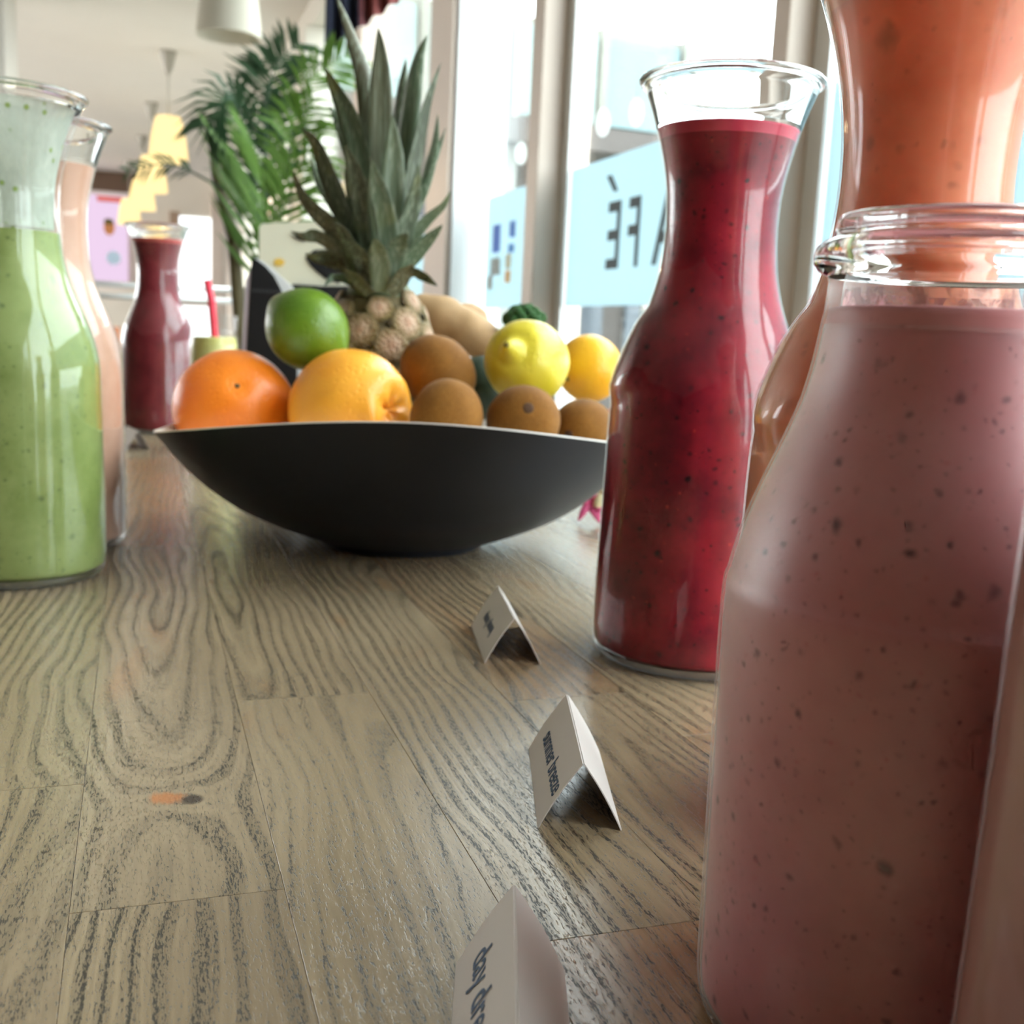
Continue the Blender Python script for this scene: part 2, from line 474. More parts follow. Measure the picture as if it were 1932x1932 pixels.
base = t.mix(t.math('MULTIPLY', t.step(t.noise(t.scaled(co, 30, 9, 1), 1.0, 2), 0.62, 0.72), 0.45), base, srgb(168, 122, 80))
colr = t.mix(dk, base, srgb(52, 43, 32))
kf = t.vmath('DISTANCE', t.scaled(t.vmath('SUBTRACT', geo, (KN.x - 0.0035, KN.y, 0)), 1, 1.3, 0), (0, 0, 0))
colr = t.mix(t.math('MULTIPLY', t.step(t.math('ADD', kf, t.math('MULTIPLY', t.math('SUBTRACT', fibre, 0.5), 0.006)), 0.0075, 0.003), 0.8), colr, srgb(186, 112, 58))
colr = t.mix(t.step(t.vmath('DISTANCE', t.scaled(geo, 1, 1, 0), (KN.x + 0.004, KN.y, 0)), 0.0045, 0.002), colr, srgb(62, 48, 38))
hgt = t.math('MULTIPLY', t.step(pore, 0.56, 0.68), -1.0)
rgh = t.math('MULTIPLY_ADD', dk, 0.22, 0.22)
p = t.bsdf(Base_Color=colr, Roughness=rgh)
p.inputs['Specular IOR Level'].default_value = 0.7
t.set(p.inputs['Normal'], t.bump(hgt, 0.22, 0.0004))
M_wood = t.m
M_under = plain('table_frame_wood', srgb(120, 98, 74), 0.5, 0.1, 8)

TS0, TS1 = -0.40, 1.90
ROW = 0.052
nrow0, nrow1 = -10, 11           # rows at n = 0.035 + k * ROW
table = empty('wooden_table', W(0.75, 0.1, FLOOR), ROT, 'long weathered wooden table with staved top carrying the bowl and bottles', 'table')
def in_table(s, n, z): return (n - 0.1, s - 0.75, z - FLOOR)
TN0, TN1 = 0.035 + nrow0 * ROW, 0.035 + nrow1 * ROW
top = box('tabletop', TN0 - 0.1, TN1 - 0.1, TS0 - 0.75, TS1 - 0.75, -0.045 - FLOOR, -0.0085 - FLOOR, M_under, table)
_pm = {}
def plank_mesh(l):
    key = round(l, 4)
    if key not in _pm:
        bm = bbox(bmesh.new(), -ROW / 2 + 0.00005, ROW / 2 - 0.00005, -l / 2 + 0.00007, l / 2 - 0.00007, -0.008, 0.0)
        es = [e for e in bm.edges if all(v.co.z > -0.001 for v in e.verts)]
        bmesh.ops.bevel(bm, geom=es, offset=0.00012, segments=1, affect='EDGES')
        bmesh.ops.recalc_face_normals(bm, faces=bm.faces)
        me = bpy.data.meshes.new('plank'); bm.to_mesh(me); bm.free(); me.materials.append(M_wood)
        _pm[key] = me
    return _pm[key]
LEN = 0.46
firsts = [0.12, 0.34, 0.23, 0.17, 0.29]
for k in range(nrow0, nrow1):
    n = 0.035 + (k + 0.5) * ROW
    f = firsts[(k * 3) % 5]
    if k == -1: f = 0.21      # butt joint at s = 0.27
    if k == 0: f = 0.36       # butt joint at s = 0.42
    cuts = [TS0, TS0 + f]
    while cuts[-1] + LEN < TS1 - 0.01: cuts.append(cuts[-1] + LEN)
    cuts.append(TS1)
    for a, b in zip(cuts, cuts[1:]):
        o = bpy.data.objects.new('plank', plank_mesh(b - a)); COL.objects.link(o)
        o.parent = top; o.location = in_table((a), n, 0); o.location.y = (a + b) / 2 - 0.75
for sn in (TN0 + 0.06, TN1 - 0.06):
    for ss in (TS0 + 0.08, TS1 - 0.08):
        box('leg', sn - 0.1 - 0.035, sn - 0.1 + 0.035, ss - 0.75 - 0.035, ss - 0.75 + 0.035, 0.0, -0.045 - FLOOR, M_under, table, 0.004)
for sn in (TN0 + 0.06, TN1 - 0.06):
    box('apron', sn - 0.11, sn - 0.09, TS0 + 0.12 - 0.75, TS1 - 0.12 - 0.75, -0.13 - FLOOR, -0.0455 - FLOOR, M_under, table)

# ------------------------------------------------------------------ glass and smoothies
def glass_real(name, col=(1, 1, 1, 1), rough=0.0):
    t = NT(name)
    t.bsdf(Base_Color=col, Roughness=rough, Transmission_Weight=1.0, IOR=1.45)
    return t.m
def glass_thin(name, base=0.02, rough=0.07, power=5.0, scale=0.65):
    t = NT(name)
    lw = t.n('ShaderNodeLayerWeight', Blend=0.5).outputs['Facing']
    fac = t.math('MULTIPLY_ADD', t.math('POWER', lw, power), scale, base, clamp=True)
    tr = t.n('ShaderNodeBsdfTransparent', Color=(0.985, 0.99, 0.99, 1))
    gl = t.n('ShaderNodeBsdfGlossy', Color=(1, 1, 1, 1), Roughness=rough)
    mx = t.n('ShaderNodeMixShader', Fac=fac)
    t.t.links.new(tr.outputs[0], mx.inputs[1]); t.t.links.new(gl.outputs[0], mx.inputs[2])
    t.surf(mx.outputs[0])
    return t.m
M_glass = glass_real('clear_glass')
M_thin = glass_thin('thin_glass')
tb = NT('whitened_glass_base')  # white translucence in the base imitates light piped through the glass
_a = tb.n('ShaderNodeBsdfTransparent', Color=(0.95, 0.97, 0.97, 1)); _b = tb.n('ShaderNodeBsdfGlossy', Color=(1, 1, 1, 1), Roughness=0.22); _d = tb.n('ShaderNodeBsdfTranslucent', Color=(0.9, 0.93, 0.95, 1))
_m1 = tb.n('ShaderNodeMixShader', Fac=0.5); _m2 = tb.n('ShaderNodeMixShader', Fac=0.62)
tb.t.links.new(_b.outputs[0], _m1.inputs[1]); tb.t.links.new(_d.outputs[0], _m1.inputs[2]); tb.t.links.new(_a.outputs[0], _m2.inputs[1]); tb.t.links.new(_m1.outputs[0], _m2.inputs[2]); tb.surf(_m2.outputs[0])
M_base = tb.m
M_frost = glass_thin('misted_glass', 0.05, 0.45, 4.0, 0.35)

def smoothie(name, col, col2, speck, sss=0.5, srad=(1.0, 0.35, 0.25), sscale=0.02, speck_amt=0.8, vs=170, light_speck=None, rough=0.45):
    t = NT(name)
    co = t.obj()
    nz = t.noise(co, 34, 4, 0.6)
    c = t.mix(t.step(nz, 0.33, 0.67), col, col2)
    wob = t.n('ShaderNodeTexNoise', Vector=co, Scale=220.0, Detail=2.0).outputs['Color']
    cw = t.vmath('ADD', co, t.vmath('MULTIPLY', t.vmath('SUBTRACT', wob, (0.5, 0.5, 0.5)), (0.0035, 0.0035, 0.0025)))
    for k, (sc, thr, amt) in enumerate(((vs, 0.34, 0.8), (vs * 0.5, 0.24, 1.0), (vs * 1.9, 0.38, 0.5))):
        v = t.n('ShaderNodeTexVoronoi', Vector=cw, Scale=sc)
        v.feature = 'F1'
        gate = t.step(t.n('ShaderNodeSeparateColor', Color=v.outputs['Color']).outputs[0], 0.34, 0.42)
        big = t.n('ShaderNodeSeparateColor', Color=v.outputs['Color']).outputs[1]
        m = t.math('MULTIPLY', t.step(v.outputs['Distance'], t.math('MULTIPLY_ADD', big, thr, 0.06), 0.03), gate)
        c = t.mix(t.math('MULTIPLY', m, speck_amt * amt), c, speck)
    if light_speck:
        v = t.n('ShaderNodeTexVoronoi', Vector=t.vmath('ADD', cw, (3.1, 1.2, 0.4)), Scale=vs * 0.9)
        gate = t.step(t.n('ShaderNodeSeparateColor', Color=v.outputs['Color']).outputs[0], 0.72, 0.78)
        m = t.math('MULTIPLY', t.step(v.outputs['Distance'], 0.2, 0.05), gate)
        c = t.mix(t.math('MULTIPLY', m, 0.6), c, light_speck)
    p = t.bsdf(Base_Color=c, Roughness=rough, Subsurface_Weight=sss, Subsurface_Radius=srad, Subsurface_Scale=sscale)
    p.inputs['Specular IOR Level'].default_value = 0.3
    return t.m

CARAFE = [(0.0, 0.0), (0.0385, 0.0), (0.0430, 0.0015), (0.0455, 0.0060), (0.0463, 0.014), (0.0463, 0.030), (0.0460, 0.045), (0.0455, 0.062), (0.0450, 0.085), (0.0446, 0.106), (0.0438, 0.1189),
          (0.0412, 0.1310), (0.0372, 0.1425), (0.0325, 0.1535), (0.0292, 0.1626), (0.0264, 0.1744), (0.0250, 0.187), (0.0247, 0.1973), (0.0253, 0.2088), (0.0270, 0.2196), (0.0303, 0.2332), (0.0334, 0.2432),
          (0.0366, 0.2515)]
RIMZ, RIMR = 0.2545, 0.0377
def profile_at(prof, z):
    for (r0, z0), (r1, z1) in zip(prof, prof[1:]):
        if z0 <= z <= z1 and z1 > z0: return r0 + (r1 - r0) * (z - z0) / (z1 - z0)
    return prof[-1][0]
def dense(prof, n=90):
    out = [prof[0]]
    P = interp([(r, z, 0) for r, z in prof[1:]], n)
    return out + [(p.x, p.y) for p in P]
def dimple(phi0):
    """oval thumb bulge on the shoulder at azimuth phi0"""
    def f(a, z, r):
        if r < 0.02: return 0
        da = (a - phi0 + PI) % (2 * PI) - PI
        u = da / 0.62
        v = (z - 0.138) / 0.022
        q = 1 - u * u - v * v
        return 0.0022 * (min(1.0, q * 1.8) if q > 0 else 0) if abs(u) < 1.4 else 0
    return f
def carafe(name, loc, label, liq_mat, level, prof=CARAFE, rimz=RIMZ, rimr=RIMR, phi=None, wall=0.0006, foam=None, scale=1.0, wall_top=0.0028, thin=None, clear_top=True, rimw=0.0022, meniscus=None):
    root = empty(name, loc, 0, label, 'carafe', 'smoothie carafes')
    disp = dimple(phi) if phi is not None else None
    P = dense(prof)
    base_t = 0.0042
    outer = [(r, z) for r, z in P]
    inner = [(max(0.0, r - (wall + (wall_top - wall) * max(0, min(1, (z - level) / 0.02)))), z) for r, z in P if z > base_t + 0.002]
    inner = [(0.0, base_t)] + [(inner[0][0] * 0.93, base_t)] + inner
    # outer from the base up, over the lip, inner back down
    ring = outer + [(rimr, rimz - 0.0008), (rimr + 0.0003, rimz)] + [(rimr - 0.001, rimz + 0.0012), (inner[-1][0] + 0.0005, rimz)] + list(reversed(inner))
    vs, fs = lathe(ring, 72, disp)
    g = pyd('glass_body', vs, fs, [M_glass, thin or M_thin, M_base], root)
    for p_ in g.data.polygons:
        zc = p_.center.z
        p_.material_index = 1 if (0.0022 < zc < (level + 0.003 if clear_top else 0.2505) and not (p_.center.xy.length < 0.03 and zc < base_t + 0.001)) else 0
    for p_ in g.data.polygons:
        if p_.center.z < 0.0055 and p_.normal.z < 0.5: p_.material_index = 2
    # rim bead
    nb = 14
    bead = [(rimr + rimw * math.cos(2 * PI * k / nb), rimz + 0.001 + rimw * 0.8 * math.sin(2 * PI * k / nb)) for k in range(nb + 1)]
    vs, fs = lathe(bead, 72)
    pyd('rim', vs, fs, M_glass, root)
    L = [(r - wall - 0.0002, z) for r, z in P if base_t + 0.0015 < z < level]
    rl = profile_at(prof, level) - wall - 0.0002
    L = [(0.0, base_t + 0.0006), (L[0][0] * 0.93, base_t + 0.0006)] + L + [(rl, level), (rl * 0.8, level - 0.0008), (0.0, level - 0.001)]
    vs, fs = lathe(L, 72, disp)
    pyd('smoothie', vs, fs, liq_mat, root)
    if meniscus:
        rm = profile_at(prof, level)
        mz = [level - 0.0035, level - 0.002, level - 0.0008, level + 0.0004, level + 0.0012]
        mp = [(profile_at(prof, z) - wall - 0.00008, z) for z in mz] + [(rm - 0.004, level - 0.0002), (rm - 0.010, level - 0.0006)]
        vs, fs = lathe(mp, 72); pyd('meniscus', vs, fs, meniscus, root)
    if foam:
        z0, z1, fm = foam
        Fp = [(profile_at(prof, z) - wall_top - 0.0006, z) for z in [z0 + (z1 - z0) * i / 14 for i in range(15)]]
        vs, fs = lathe(Fp, 64)
        pyd('foam_film', vs, fs, fm, root)
    root.scale = (scale,) * 3
    return root

M_red = smoothie('berry_smoothie', srgb(118, 16, 40), srgb(168, 30, 54), srgb(22, 8, 24), 0.45, (1.0, 0.2, 0.25), 0.012, 0.92, 210, srgb(214, 66, 60))
M_orange = smoothie('mango_smoothie', srgb(230, 130, 94), srgb(240, 152, 114), srgb(150, 80, 54), 0.6, (1.0, 0.5, 0.25), 0.03, 0.45, 110)
M_green = smoothie('spinach_smoothie', srgb(122, 136, 72), srgb(142, 154, 92), srgb(60, 76, 36), 0.0, (0.6, 1.0, 0.3), 0.008, 0.6, 190)
M_brown = smoothie('cocoa_smoothie', srgb(190, 146, 124), srgb(202, 160, 138), srgb(160, 116, 96), 0.0, (1, .6, .4), 0.01, 0.3, 120)
M_dark = smoothie('dark_berry_smoothie', srgb(112, 34, 42), srgb(132, 46, 54), srgb(60, 20, 28), 0.0, (1, .3, .3), 0.01, 0.5, 120)
M_pink = smoothie('strawberry_smoothie', srgb(196, 112, 116), srgb(208, 130, 132), srgb(84, 24, 36), 0.5, (1.0, 0.55, 0.5), 0.022, 0.85, 270, srgb(190, 90, 96))
M_rose = smoothie('rosy_smoothie', srgb(150, 100, 88), srgb(160, 110, 96), srgb(120, 70, 64), 0.0, (1, .5, .4), 0.012, 0.3, 160)
# frothy film above the green smoothie
tfm = NT('green_froth_film')
co = tfm.obj()
fz = tfm.noise(tfm.scaled(co, 1, 1, 0.5), 60, 5, 0.65)
v = tfm.n('ShaderNodeTexVoronoi', Vector=co, Scale=150.0)
gate = tfm.step(tfm.n('ShaderNodeSeparateColor', Color=v.outputs['Color']).outputs[0], 0.6, 0.7)
sp = tfm.math('MULTIPLY', tfm.step(v.outputs['Distance'], 0.34, 0.12), gate)
fc = tfm.mix(sp, srgb(206, 212, 198), srgb(140, 164, 78))
dfn = tfm.n('ShaderNodeBsdfDiffuse', Color=fc); tln = tfm.n('ShaderNodeBsdfTranslucent', Color=fc)
m1 = tfm.n('ShaderNodeMixShader', Fac=0.5)
tfm.t.links.new(dfn.outputs[0], m1.inputs[1]); tfm.t.links.new(tln.outputs[0], m1.inputs[2])
trn = tfm.n('ShaderNodeBsdfTransparent')
m2 = tfm.n('ShaderNodeMixShader', Fac=tfm.math('MAXIMUM', tfm.step(fz, 0.25, 0.70, 0.55, 0.95), sp))
tfm.t.links.new(trn.outputs[0], m2.inputs[1]); tfm.t.links.new(m1.outputs[0], m2.inputs[2])
tfm.surf(m2.outputs[0])

red_loc = at_z(1300, 1235)
carafe('berry_carafe', red_loc, 'flared glass carafe of deep red berry smoothie beside the two far tent cards', M_red, 0.2345, phi=PI * 1.02, meniscus=plain('berry_froth', srgb(206, 52, 84), 0.5, 0.1, 200))
oy = 0.335
ox = at_y(1749, 330, oy).x
carafe('mango_carafe', (ox, oy, 0), 'tall glass carafe of orange mango smoothie behind the pink milk bottle', M_orange, 0.2435, phi=PI * 1.05, meniscus=plain('mango_froth', srgb(246, 150, 104), 0.5, 0.1, 200))
carafe('green_carafe', (-0.2727, 0.600, 0), 'glass carafe of green smoothie with frothy specks up the neck', M_green, 0.186, foam=(0.188, 0.250, tfm.m), clear_top=False)
carafe('brown_carafe', (-0.2921, 0.688, 0), 'glass carafe of beige brown smoothie right behind the green one', M_brown, 0.232, wall_top=0.004)
carafe('dark_red_carafe', (-0.4564, 1.406, 0), 'glass carafe of dark red smoothie at the far table end', M_dark, 0.238, meniscus=plain('dark_berry_froth', srgb(196, 84, 80), 0.5, 0.1, 200), foam=(0.222, 0.2372, plain('salmon_froth_band', srgb(190, 86, 80), 0.5, 0.2, 120)))
# rosy vessel cut by the frame edge
TALL = [(r * 0.75, z * (1.08 if z > 0.02 else 1.0)) for r, z in CARAFE]
carafe('rosy_carafe', (0.1045, 0.1455, 0), 'slim carafe of rosy brown smoothie in front of the pink milk bottle', M_rose, 0.255, prof=TALL, rimz=0.2748, rimr=0.0283)

# ------------------------------------------------------------------ pink milk bottle
MB = [(0.0, 0.0), (0.034, 0.0), (0.0385, 0.0018), (0.0402, 0.007), (0.0405, 0.02), (0.0410, 0.054), (0.0413, 0.0913), (0.0404, 0.0985), (0.0386, 0.1066), (0.0362, 0.114), (0.0335, 0.1211), (0.0308, 0.128),
      (0.0285, 0.1348), (0.0269, 0.142), (0.0258, 0.1495), (0.0252, 0.154), (0.0250, 0.1580)]
mb = empty('milk_bottle', at_z(1660, 1925), 0, 'squat milk bottle of speckled pink strawberry smoothie with a clear beaded lip', 'bottle')
lev = 0.1530
Pm = dense(MB, 70)
out = Pm + [(0.0252, 0.1592), (0.0272, 0.1601), (0.0282, 0.1615), (0.0284, 0.1632), (0.0279, 0.1648), (0.0264, 0.1660), (0.0250, 0.1666), (0.0246, 0.1680), (0.0245, 0.1696), (0.0240, 0.1708), (0.0230, 0.1713), (0.0219, 0.1708), (0.0213, 0.1695), (0.0212, 0.166), (0.0216, 0.160)]
inn = [(r - 0.0007 if z < 0.150 else r - 0.003, z) for r, z in Pm if z > 0.005]
ring = out + list(reversed(inn)) + [(0.034, 0.0032), (0.0, 0.0032)]
vs, fs = lathe(ring, 96)
g = pyd('glass_body', vs, fs, [M_glass, M_frost], mb)
for p_ in g.data.polygons:
    p_.material_index = 1 if p_.center.z < 0.1590 else 0
L = [(r - 0.0010, z) for r, z in Pm if 0.005 < z < lev]
rl = profile_at(MB, lev) - 0.0010
vs, fs = lathe([(0, 0.0038), (0.0338, 0.0038)] + L + [(rl, lev), (rl * 0.85, lev - 0.0015), (0, lev - 0.001)], 96)
pyd('smoothie', vs, fs, M_pink, mb)
# smear of froth on the inside of the neck
tsm = NT('pink_froth_smear')
co = tsm.obj()
nzs = tsm.noise(tsm.scaled(co, 1, 1, 0.7), 150, 4, 0.7, 1.0)
dd = tsm.n('ShaderNodeBsdfDiffuse', Color=srgb(226, 172, 176)); tt = tsm.n('ShaderNodeBsdfTransparent')
mm = tsm.n('ShaderNodeMixShader', Fac=tsm.step(nzs, 0.42, 0.62, 0.12, 0.85))
tsm.t.links.new(tt.outputs[0], mm.inputs[1]); tsm.t.links.new(dd.outputs[0], mm.inputs[2]); tsm.surf(mm.outputs[0])
vs, fs = lathe([(profile_at(MB, z) - 0.0014, z) for z in (0.1500, 0.1512)] + [(profile_at(MB, z) - 0.0034, z) for z in (0.1528, 0.154, 0.1555, 0.1568)], 80)
pyd('froth_smear', vs, fs, tsm.m, mb)
vs, fs = lathe([(profile_at(MB, z) - 0.00088, z) for z in (0.1490, 0.1505, 0.1518, lev)] + [(rl - 0.002, lev + 0.0004), (rl - 0.008, lev)], 96)
pyd('froth_ring', vs, fs, smoothie('pink_froth', srgb(204, 122, 124), srgb(214, 140, 140), srgb(150, 70, 80), 0.0, (1, .5, .5), 0.01, 0.4, 300), mb)

# ------------------------------------------------------------------ tent cards
M_card = plain('card_stock', srgb(222, 212, 206), 0.7, 0.015, 40)
M_ink = plain('blue_ink', srgb(30, 66, 104), 0.6, 0.05, 60)
CH, CB, CT = 0.0205, 0.0123, 0.00035
def tent_card(center, heading, length, label, words=None, blurry=False, size=0.0085, start=0.008):
    """ridge along local y; left panel faces -x"""
    root = empty('tent_card', center, -heading, label, 'card', 'folded name cards on the table')
    for s_, nm in ((-1, 'left_panel'), (1, 'right_panel')):
        bm = bmesh.new()
        ny = 8
        slope = Vector((s_ * CB, 0, -CH)); nrm = Vector((s_ * CH, 0, CB)).normalized()
        a0, b0 = Vector((0, 0, CH)), Vector((s_ * CB, 0, 0.0))
        rows = []
        for k in range(9):
            u = k / 8
            bow = math.sin(u * PI) * 0.0006
            p_ = a0.lerp(b0, u) + nrm * bow
            rows.append([bm.verts.new(p_ + Vector((0, y, 0)) + nrm * d) for y in (-length / 2, length / 2) for d in (0, CT)])
        for r0, r1 in zip(rows, rows[1:]):
            bm.faces.new((r0[0], r0[2], r1[2], r1[0])); bm.faces.new((r0[1], r1[1], r1[3], r0[3]))
            bm.faces.new((r0[0], r1[0], r1[1], r0[1])); bm.faces.new((r0[2], r0[3], r1[3], r1[2]))
        bm.faces.new((rows[0][0], rows[0][1], rows[0][3], rows[0][2])); bm.faces.new((rows[-1][0], rows[-1][2], rows[-1][3], rows[-1][1]))
        pn = frombm(nm, bm, M_card, root)
    # lettering lies on the left panel: x of text runs from the far end to the near end, top towards the ridge
    e1 = Vector((0, -1, 0)); e2 = Vector((CB, 0, CH)).normalized(); e3 = e1.cross(e2).normalized()
    org = Vector((-CB * 0.62, length / 2 - start, CH * 0.38)) + Vector((-CH, 0, CB)).normalized() * (0.0006 + CT + 0.0001)
    mw = Matrix(((e1.x, e2.x, e3.x, org.x), (e1.y, e2.y, e3.y, org.y), (e1.z, e2.z, e3.z, org.z), (0, 0, 0, 1)))
    if words:
        text_part('lettering', words, size, M_ink, root, mw, shear=0.05, sx=0.86, extrude=0.00004, bold=0.00008)
    if blurry:
        bm = bmesh.new()
        xs = 0.0
        for k in range(13):
            h0 = -0.002 if k in (5, 12) else 0.0
            h1 = 0.0052 if k in (1, 7) else 0.0036
            if k == 6: xs += 0.0016
            bbox(bm, xs, xs + 0.0011, h0, h1, 0, 0.00006)
            xs += 0.0021
        bmesh.ops.transform(bm, matrix=mw, verts=bm.verts)
        frombm('lettering', bm, M_ink, root)
    return root
def card_at(lb, lf, rf, label, length=0.063, **kw):
    LB, LF, RF = at_z(*lb), at_z(*lf), at_z(*rf)
    d = (LB - LF); h = math.atan2(d.x, d.y)
    c = (LF + RF) / 2 + d / 2
    return tent_card((c.x, c.y, 0), h, length, label, **kw)
card_at((1000, 1412), (1018, 1563), (1170, 1570), 'white tent card reading summer breeze, between the pink bottle and the farther card', words='summer breeze', size=0.0088, start=0.0115)
card_at((889, 1180), (914, 1250), (1020, 1254), 'white tent card with blurred blue writing in front of the black bowl', length=0.0622, blurry=True, start=0.016)
LB3, RB3 = at_z(865, 1820), at_z(1060, 1835)
m3 = (LB3 + RB3) / 2
h3 = math.radians(-1.0)
tent_card((m3.x - math.sin(h3) * 0.0315, m3.y - math.cos(h3) * 0.0315, 0), h3, 0.063, 'white tent card reading day dream, nearest the pink milk bottle base', words='day dream', size=0.0108, start=0.0105)
c4 = at_z(250, 843)
tent_card((c4.x, c4.y, 0), math.radians(-30), 0.063, 'blank looking white tent card beside the dark red carafe')

# ------------------------------------------------------------------ fruit bowl
BX, BY = -0.0745, 0.742
BA_, BB_ = 0.160, 0.150
def rim_z(a):
    c = math.cos(a)
    return 0.0945 - 0.0205 * c * c + 0.002 * c
def plan(a):
    n = 2.25
    return (abs(math.cos(a) / BA_) ** n + abs(math.sin(a) / BB_) ** n) ** (-1 / n)
PF = [(0.0, 0.0), (0.25, 0.13), (0.52, 0.32), (0.78, 0.62), (1.0, 1.0)]
def bowl_pt(a, t_, off=0.0):
    r0 = 0.056
    P = interp([(u, v, 0) for u, v in PF], 41)
    k = t_ * 40; i = min(int(k), 39); q = P[i].lerp(P[i + 1], k - i)
    R1, Z1 = plan(a), rim_z(a)
    r = r0 + (R1 - r0) * q.x
    z = 0.004 + (Z1 - 0.004) * q.y
    return Vector((math.cos(a) * (r - off * 0.6), math.sin(a) * (r - off * 0.6), z + off * 0.8))
seg, nr = 96, 24
vs, fs = [], []
for i in range(nr + 1):
    for k in range(seg): vs.append(bowl_pt(2 * PI * k / seg, i / nr))
for i in range(nr):
    for k in range(seg):
        l = (k + 1) % seg
        fs.append((i * seg + k, i * seg + l, (i + 1) * seg + l, (i + 1) * seg + k))
b0 = len(vs)
for (r, z) in ((0.0545, 0.0015), (0.052, 0.0)):
    for k in range(seg): vs.append((r * math.cos(2 * PI * k / seg), r * math.sin(2 * PI * k / seg), z))
for k in range(seg):
    l = (k + 1) % seg
    fs.append((b0 + k, b0 + l, l, k)); fs.append((b0 + seg + k, b0 + seg + l, b0 + l, b0 + k))
fs.append(tuple(reversed(range(b0 + seg, b0 + 2 * seg))))
bowl = empty('fruit_bowl', (BX, BY, 0), math.radians(4), 'wide charcoal bowl with a thin pale rim holding fruit', 'bowl')
t = NT('charcoal_glaze'); nz = t.noise(t.obj(), 30, 4)
p = t.bsdf(Base_Color=t.mix(nz, srgb(15, 21, 32), srgb(23, 29, 41)), Roughness=0.42)
t.set(p.inputs['Normal'], t.bump(t.noise(t.obj(), 900, 2), 0.08, 0.0004))
pyd('outer_shell', vs, fs, t.m, bowl)
# inner white shell with the pale lip
vs, fs = [], []
rows = []
for (tt_, off, dz) in [(1.0, 0.0, -0.0001), (1.0, 0.0, 0.0005), (1.0, 0.0010, 0.0007), (1.0, 0.0022, 0.0003)] + [(1 - i / 20, 0.0034, -0.0006) for i in range(0, 21)]:
    row = []
    for k in range(seg):
        q = bowl_pt(2 * PI * k / seg, tt_, off) ; q.z += dz - (off * 0.8 if tt_ == 1.0 and off < 0.005 else 0)
        if q.z < 0.044: q.z = 0.044 - 0.12 * (0.044 - q.z)     # thick, nearly level floor
        row.append(len(vs)); vs.append(q)
    rows.append(row)
for r0, r1 in zip(rows, rows[1:]):
    for k in range(seg):
        l = (k + 1) % seg; fs.append((r0[k], r0[l], r1[l], r1[k]))
fs.append(tuple(rows[-1]))
pyd('inner_glaze', vs, fs, plain('pale_inner_glaze', srgb(226, 220, 212), 0.35, 0.03, 10), bowl)

# ------------------------------------------------------------------ fruit
def citrus_mat(name, c1, c2, c3, pits=260):
    t = NT(name)
    co = t.obj(3.0)
    nz = t.noise(co, 18, 3)
    c = t.mix(t.step(nz, 0.3, 0.7), c1, c2)
    c = t.mix(t.step(t.noise(co, 9, 2), 0.55, 0.8), c, c3)
    v = t.n('ShaderNodeTexVoronoi', Vector=co, Scale=float(pits))
    pit = t.step(v.outputs['Distance'], 0.1, 0.45)
    c = t.mix(t.math('MULTIPLY', t.math('SUBTRACT', 1.0, pit), 0.18), c, c2)
    p = t.bsdf(Base_Color=c, Roughness=0.36)
    t.set(p.inputs['Normal'], t.bump(pit, 0.35, 0.0006))
    return t.m
M_orangepeel = citrus_mat('orange_peel', srgb(240, 120, 24), srgb(250, 138, 34), srgb(226, 104, 18))
M_orangepeel2 = citrus_mat('pale_orange_peel', srgb(238, 152, 38), srgb(246, 172, 56), srgb(226, 136, 30))
M_amber = citrus_mat('amber_peel', srgb(250, 178, 30), srgb(252, 192, 48), srgb(240, 166, 24))
M_lemonpeel = citrus_mat('lemon_peel', srgb(212, 190, 46), srgb(224, 206, 66), srgb(184, 170, 44))
M_limepeel = citrus_mat('lime_peel', srgb(74, 108, 20), srgb(104, 132, 28), srgb(40, 84, 20))
M_scar = plain('stem_scar', srgb(92, 74, 40), 0.8, 0.2, 300)
t = NT('kiwi_skin'); co = t.obj(2.0)
nz = t.noise(co, 60, 5, 0.65)
c = t.mix(nz, srgb(92, 54, 14), srgb(148, 98, 36))
fz = t.noise(co, 900, 2)
c = t.mix(t.math('MULTIPLY', t.step(fz, 0.55, 0.7), 0.4), c, srgb(160, 118, 60))
p = t.bsdf(Base_Color=c, Roughness=0.75)
p.inputs['Sheen Weight'].default_value = 0.06
p.inputs['Specular IOR Level'].default_value = 0.15
t.set(p.inputs['Normal'], t.bump(fz, 0.3, 0.0005))
M_kiwi = t.m
M_kiwinub = plain('kiwi_nub', srgb(84, 56, 34), 0.9, 0.2, 400)

def rot_to(d):
    return Vector((0, 0, 1)).rotation_difference(Vector(d).normalized()).to_euler()
def fruit(name, px, py, y, rpx, label, cat, mat, shape, axis, grp, nub=None):
    p_ = at_y(px, py, y)
    depth = (p_ - CAM).dot(_F)
    r = rpx / FPX * depth
    root = empty(name, p_, 0, label, cat, grp)
    root.rotation_euler = rot_to(axis)
    vs, fs = ball(56, 36, lambda d: shape(d) * r)
    pyd('skin', vs, fs, mat, root)
    if nub: nub(root, r)
    return root, r
def sh_orange(d):
    k = 1 + 0.012 * noise.noise(d * 2.2)
    dent = math.exp(-((1 - d.z) / 0.012)) * 0.05
    return Vector((d.x, d.y, d.z * 0.96)) * (k - dent)
def sh_navel(d):
    k = 1 + 0.014 * noise.noise(d * 2.4)
    a = math.atan2(d.y, d.x)
    q = (1 - d.z)
    # wrinkled open navel at +z
    k -= 0.20 * math.exp(-(q / 0.035)) * (1 + 0.35 * math.cos(5 * a)) - 0.05 * math.exp(-((q - 0.13) / 0.06) ** 2) * (1 + 0.8 * math.sin(3 * a + 1))
    return d * k
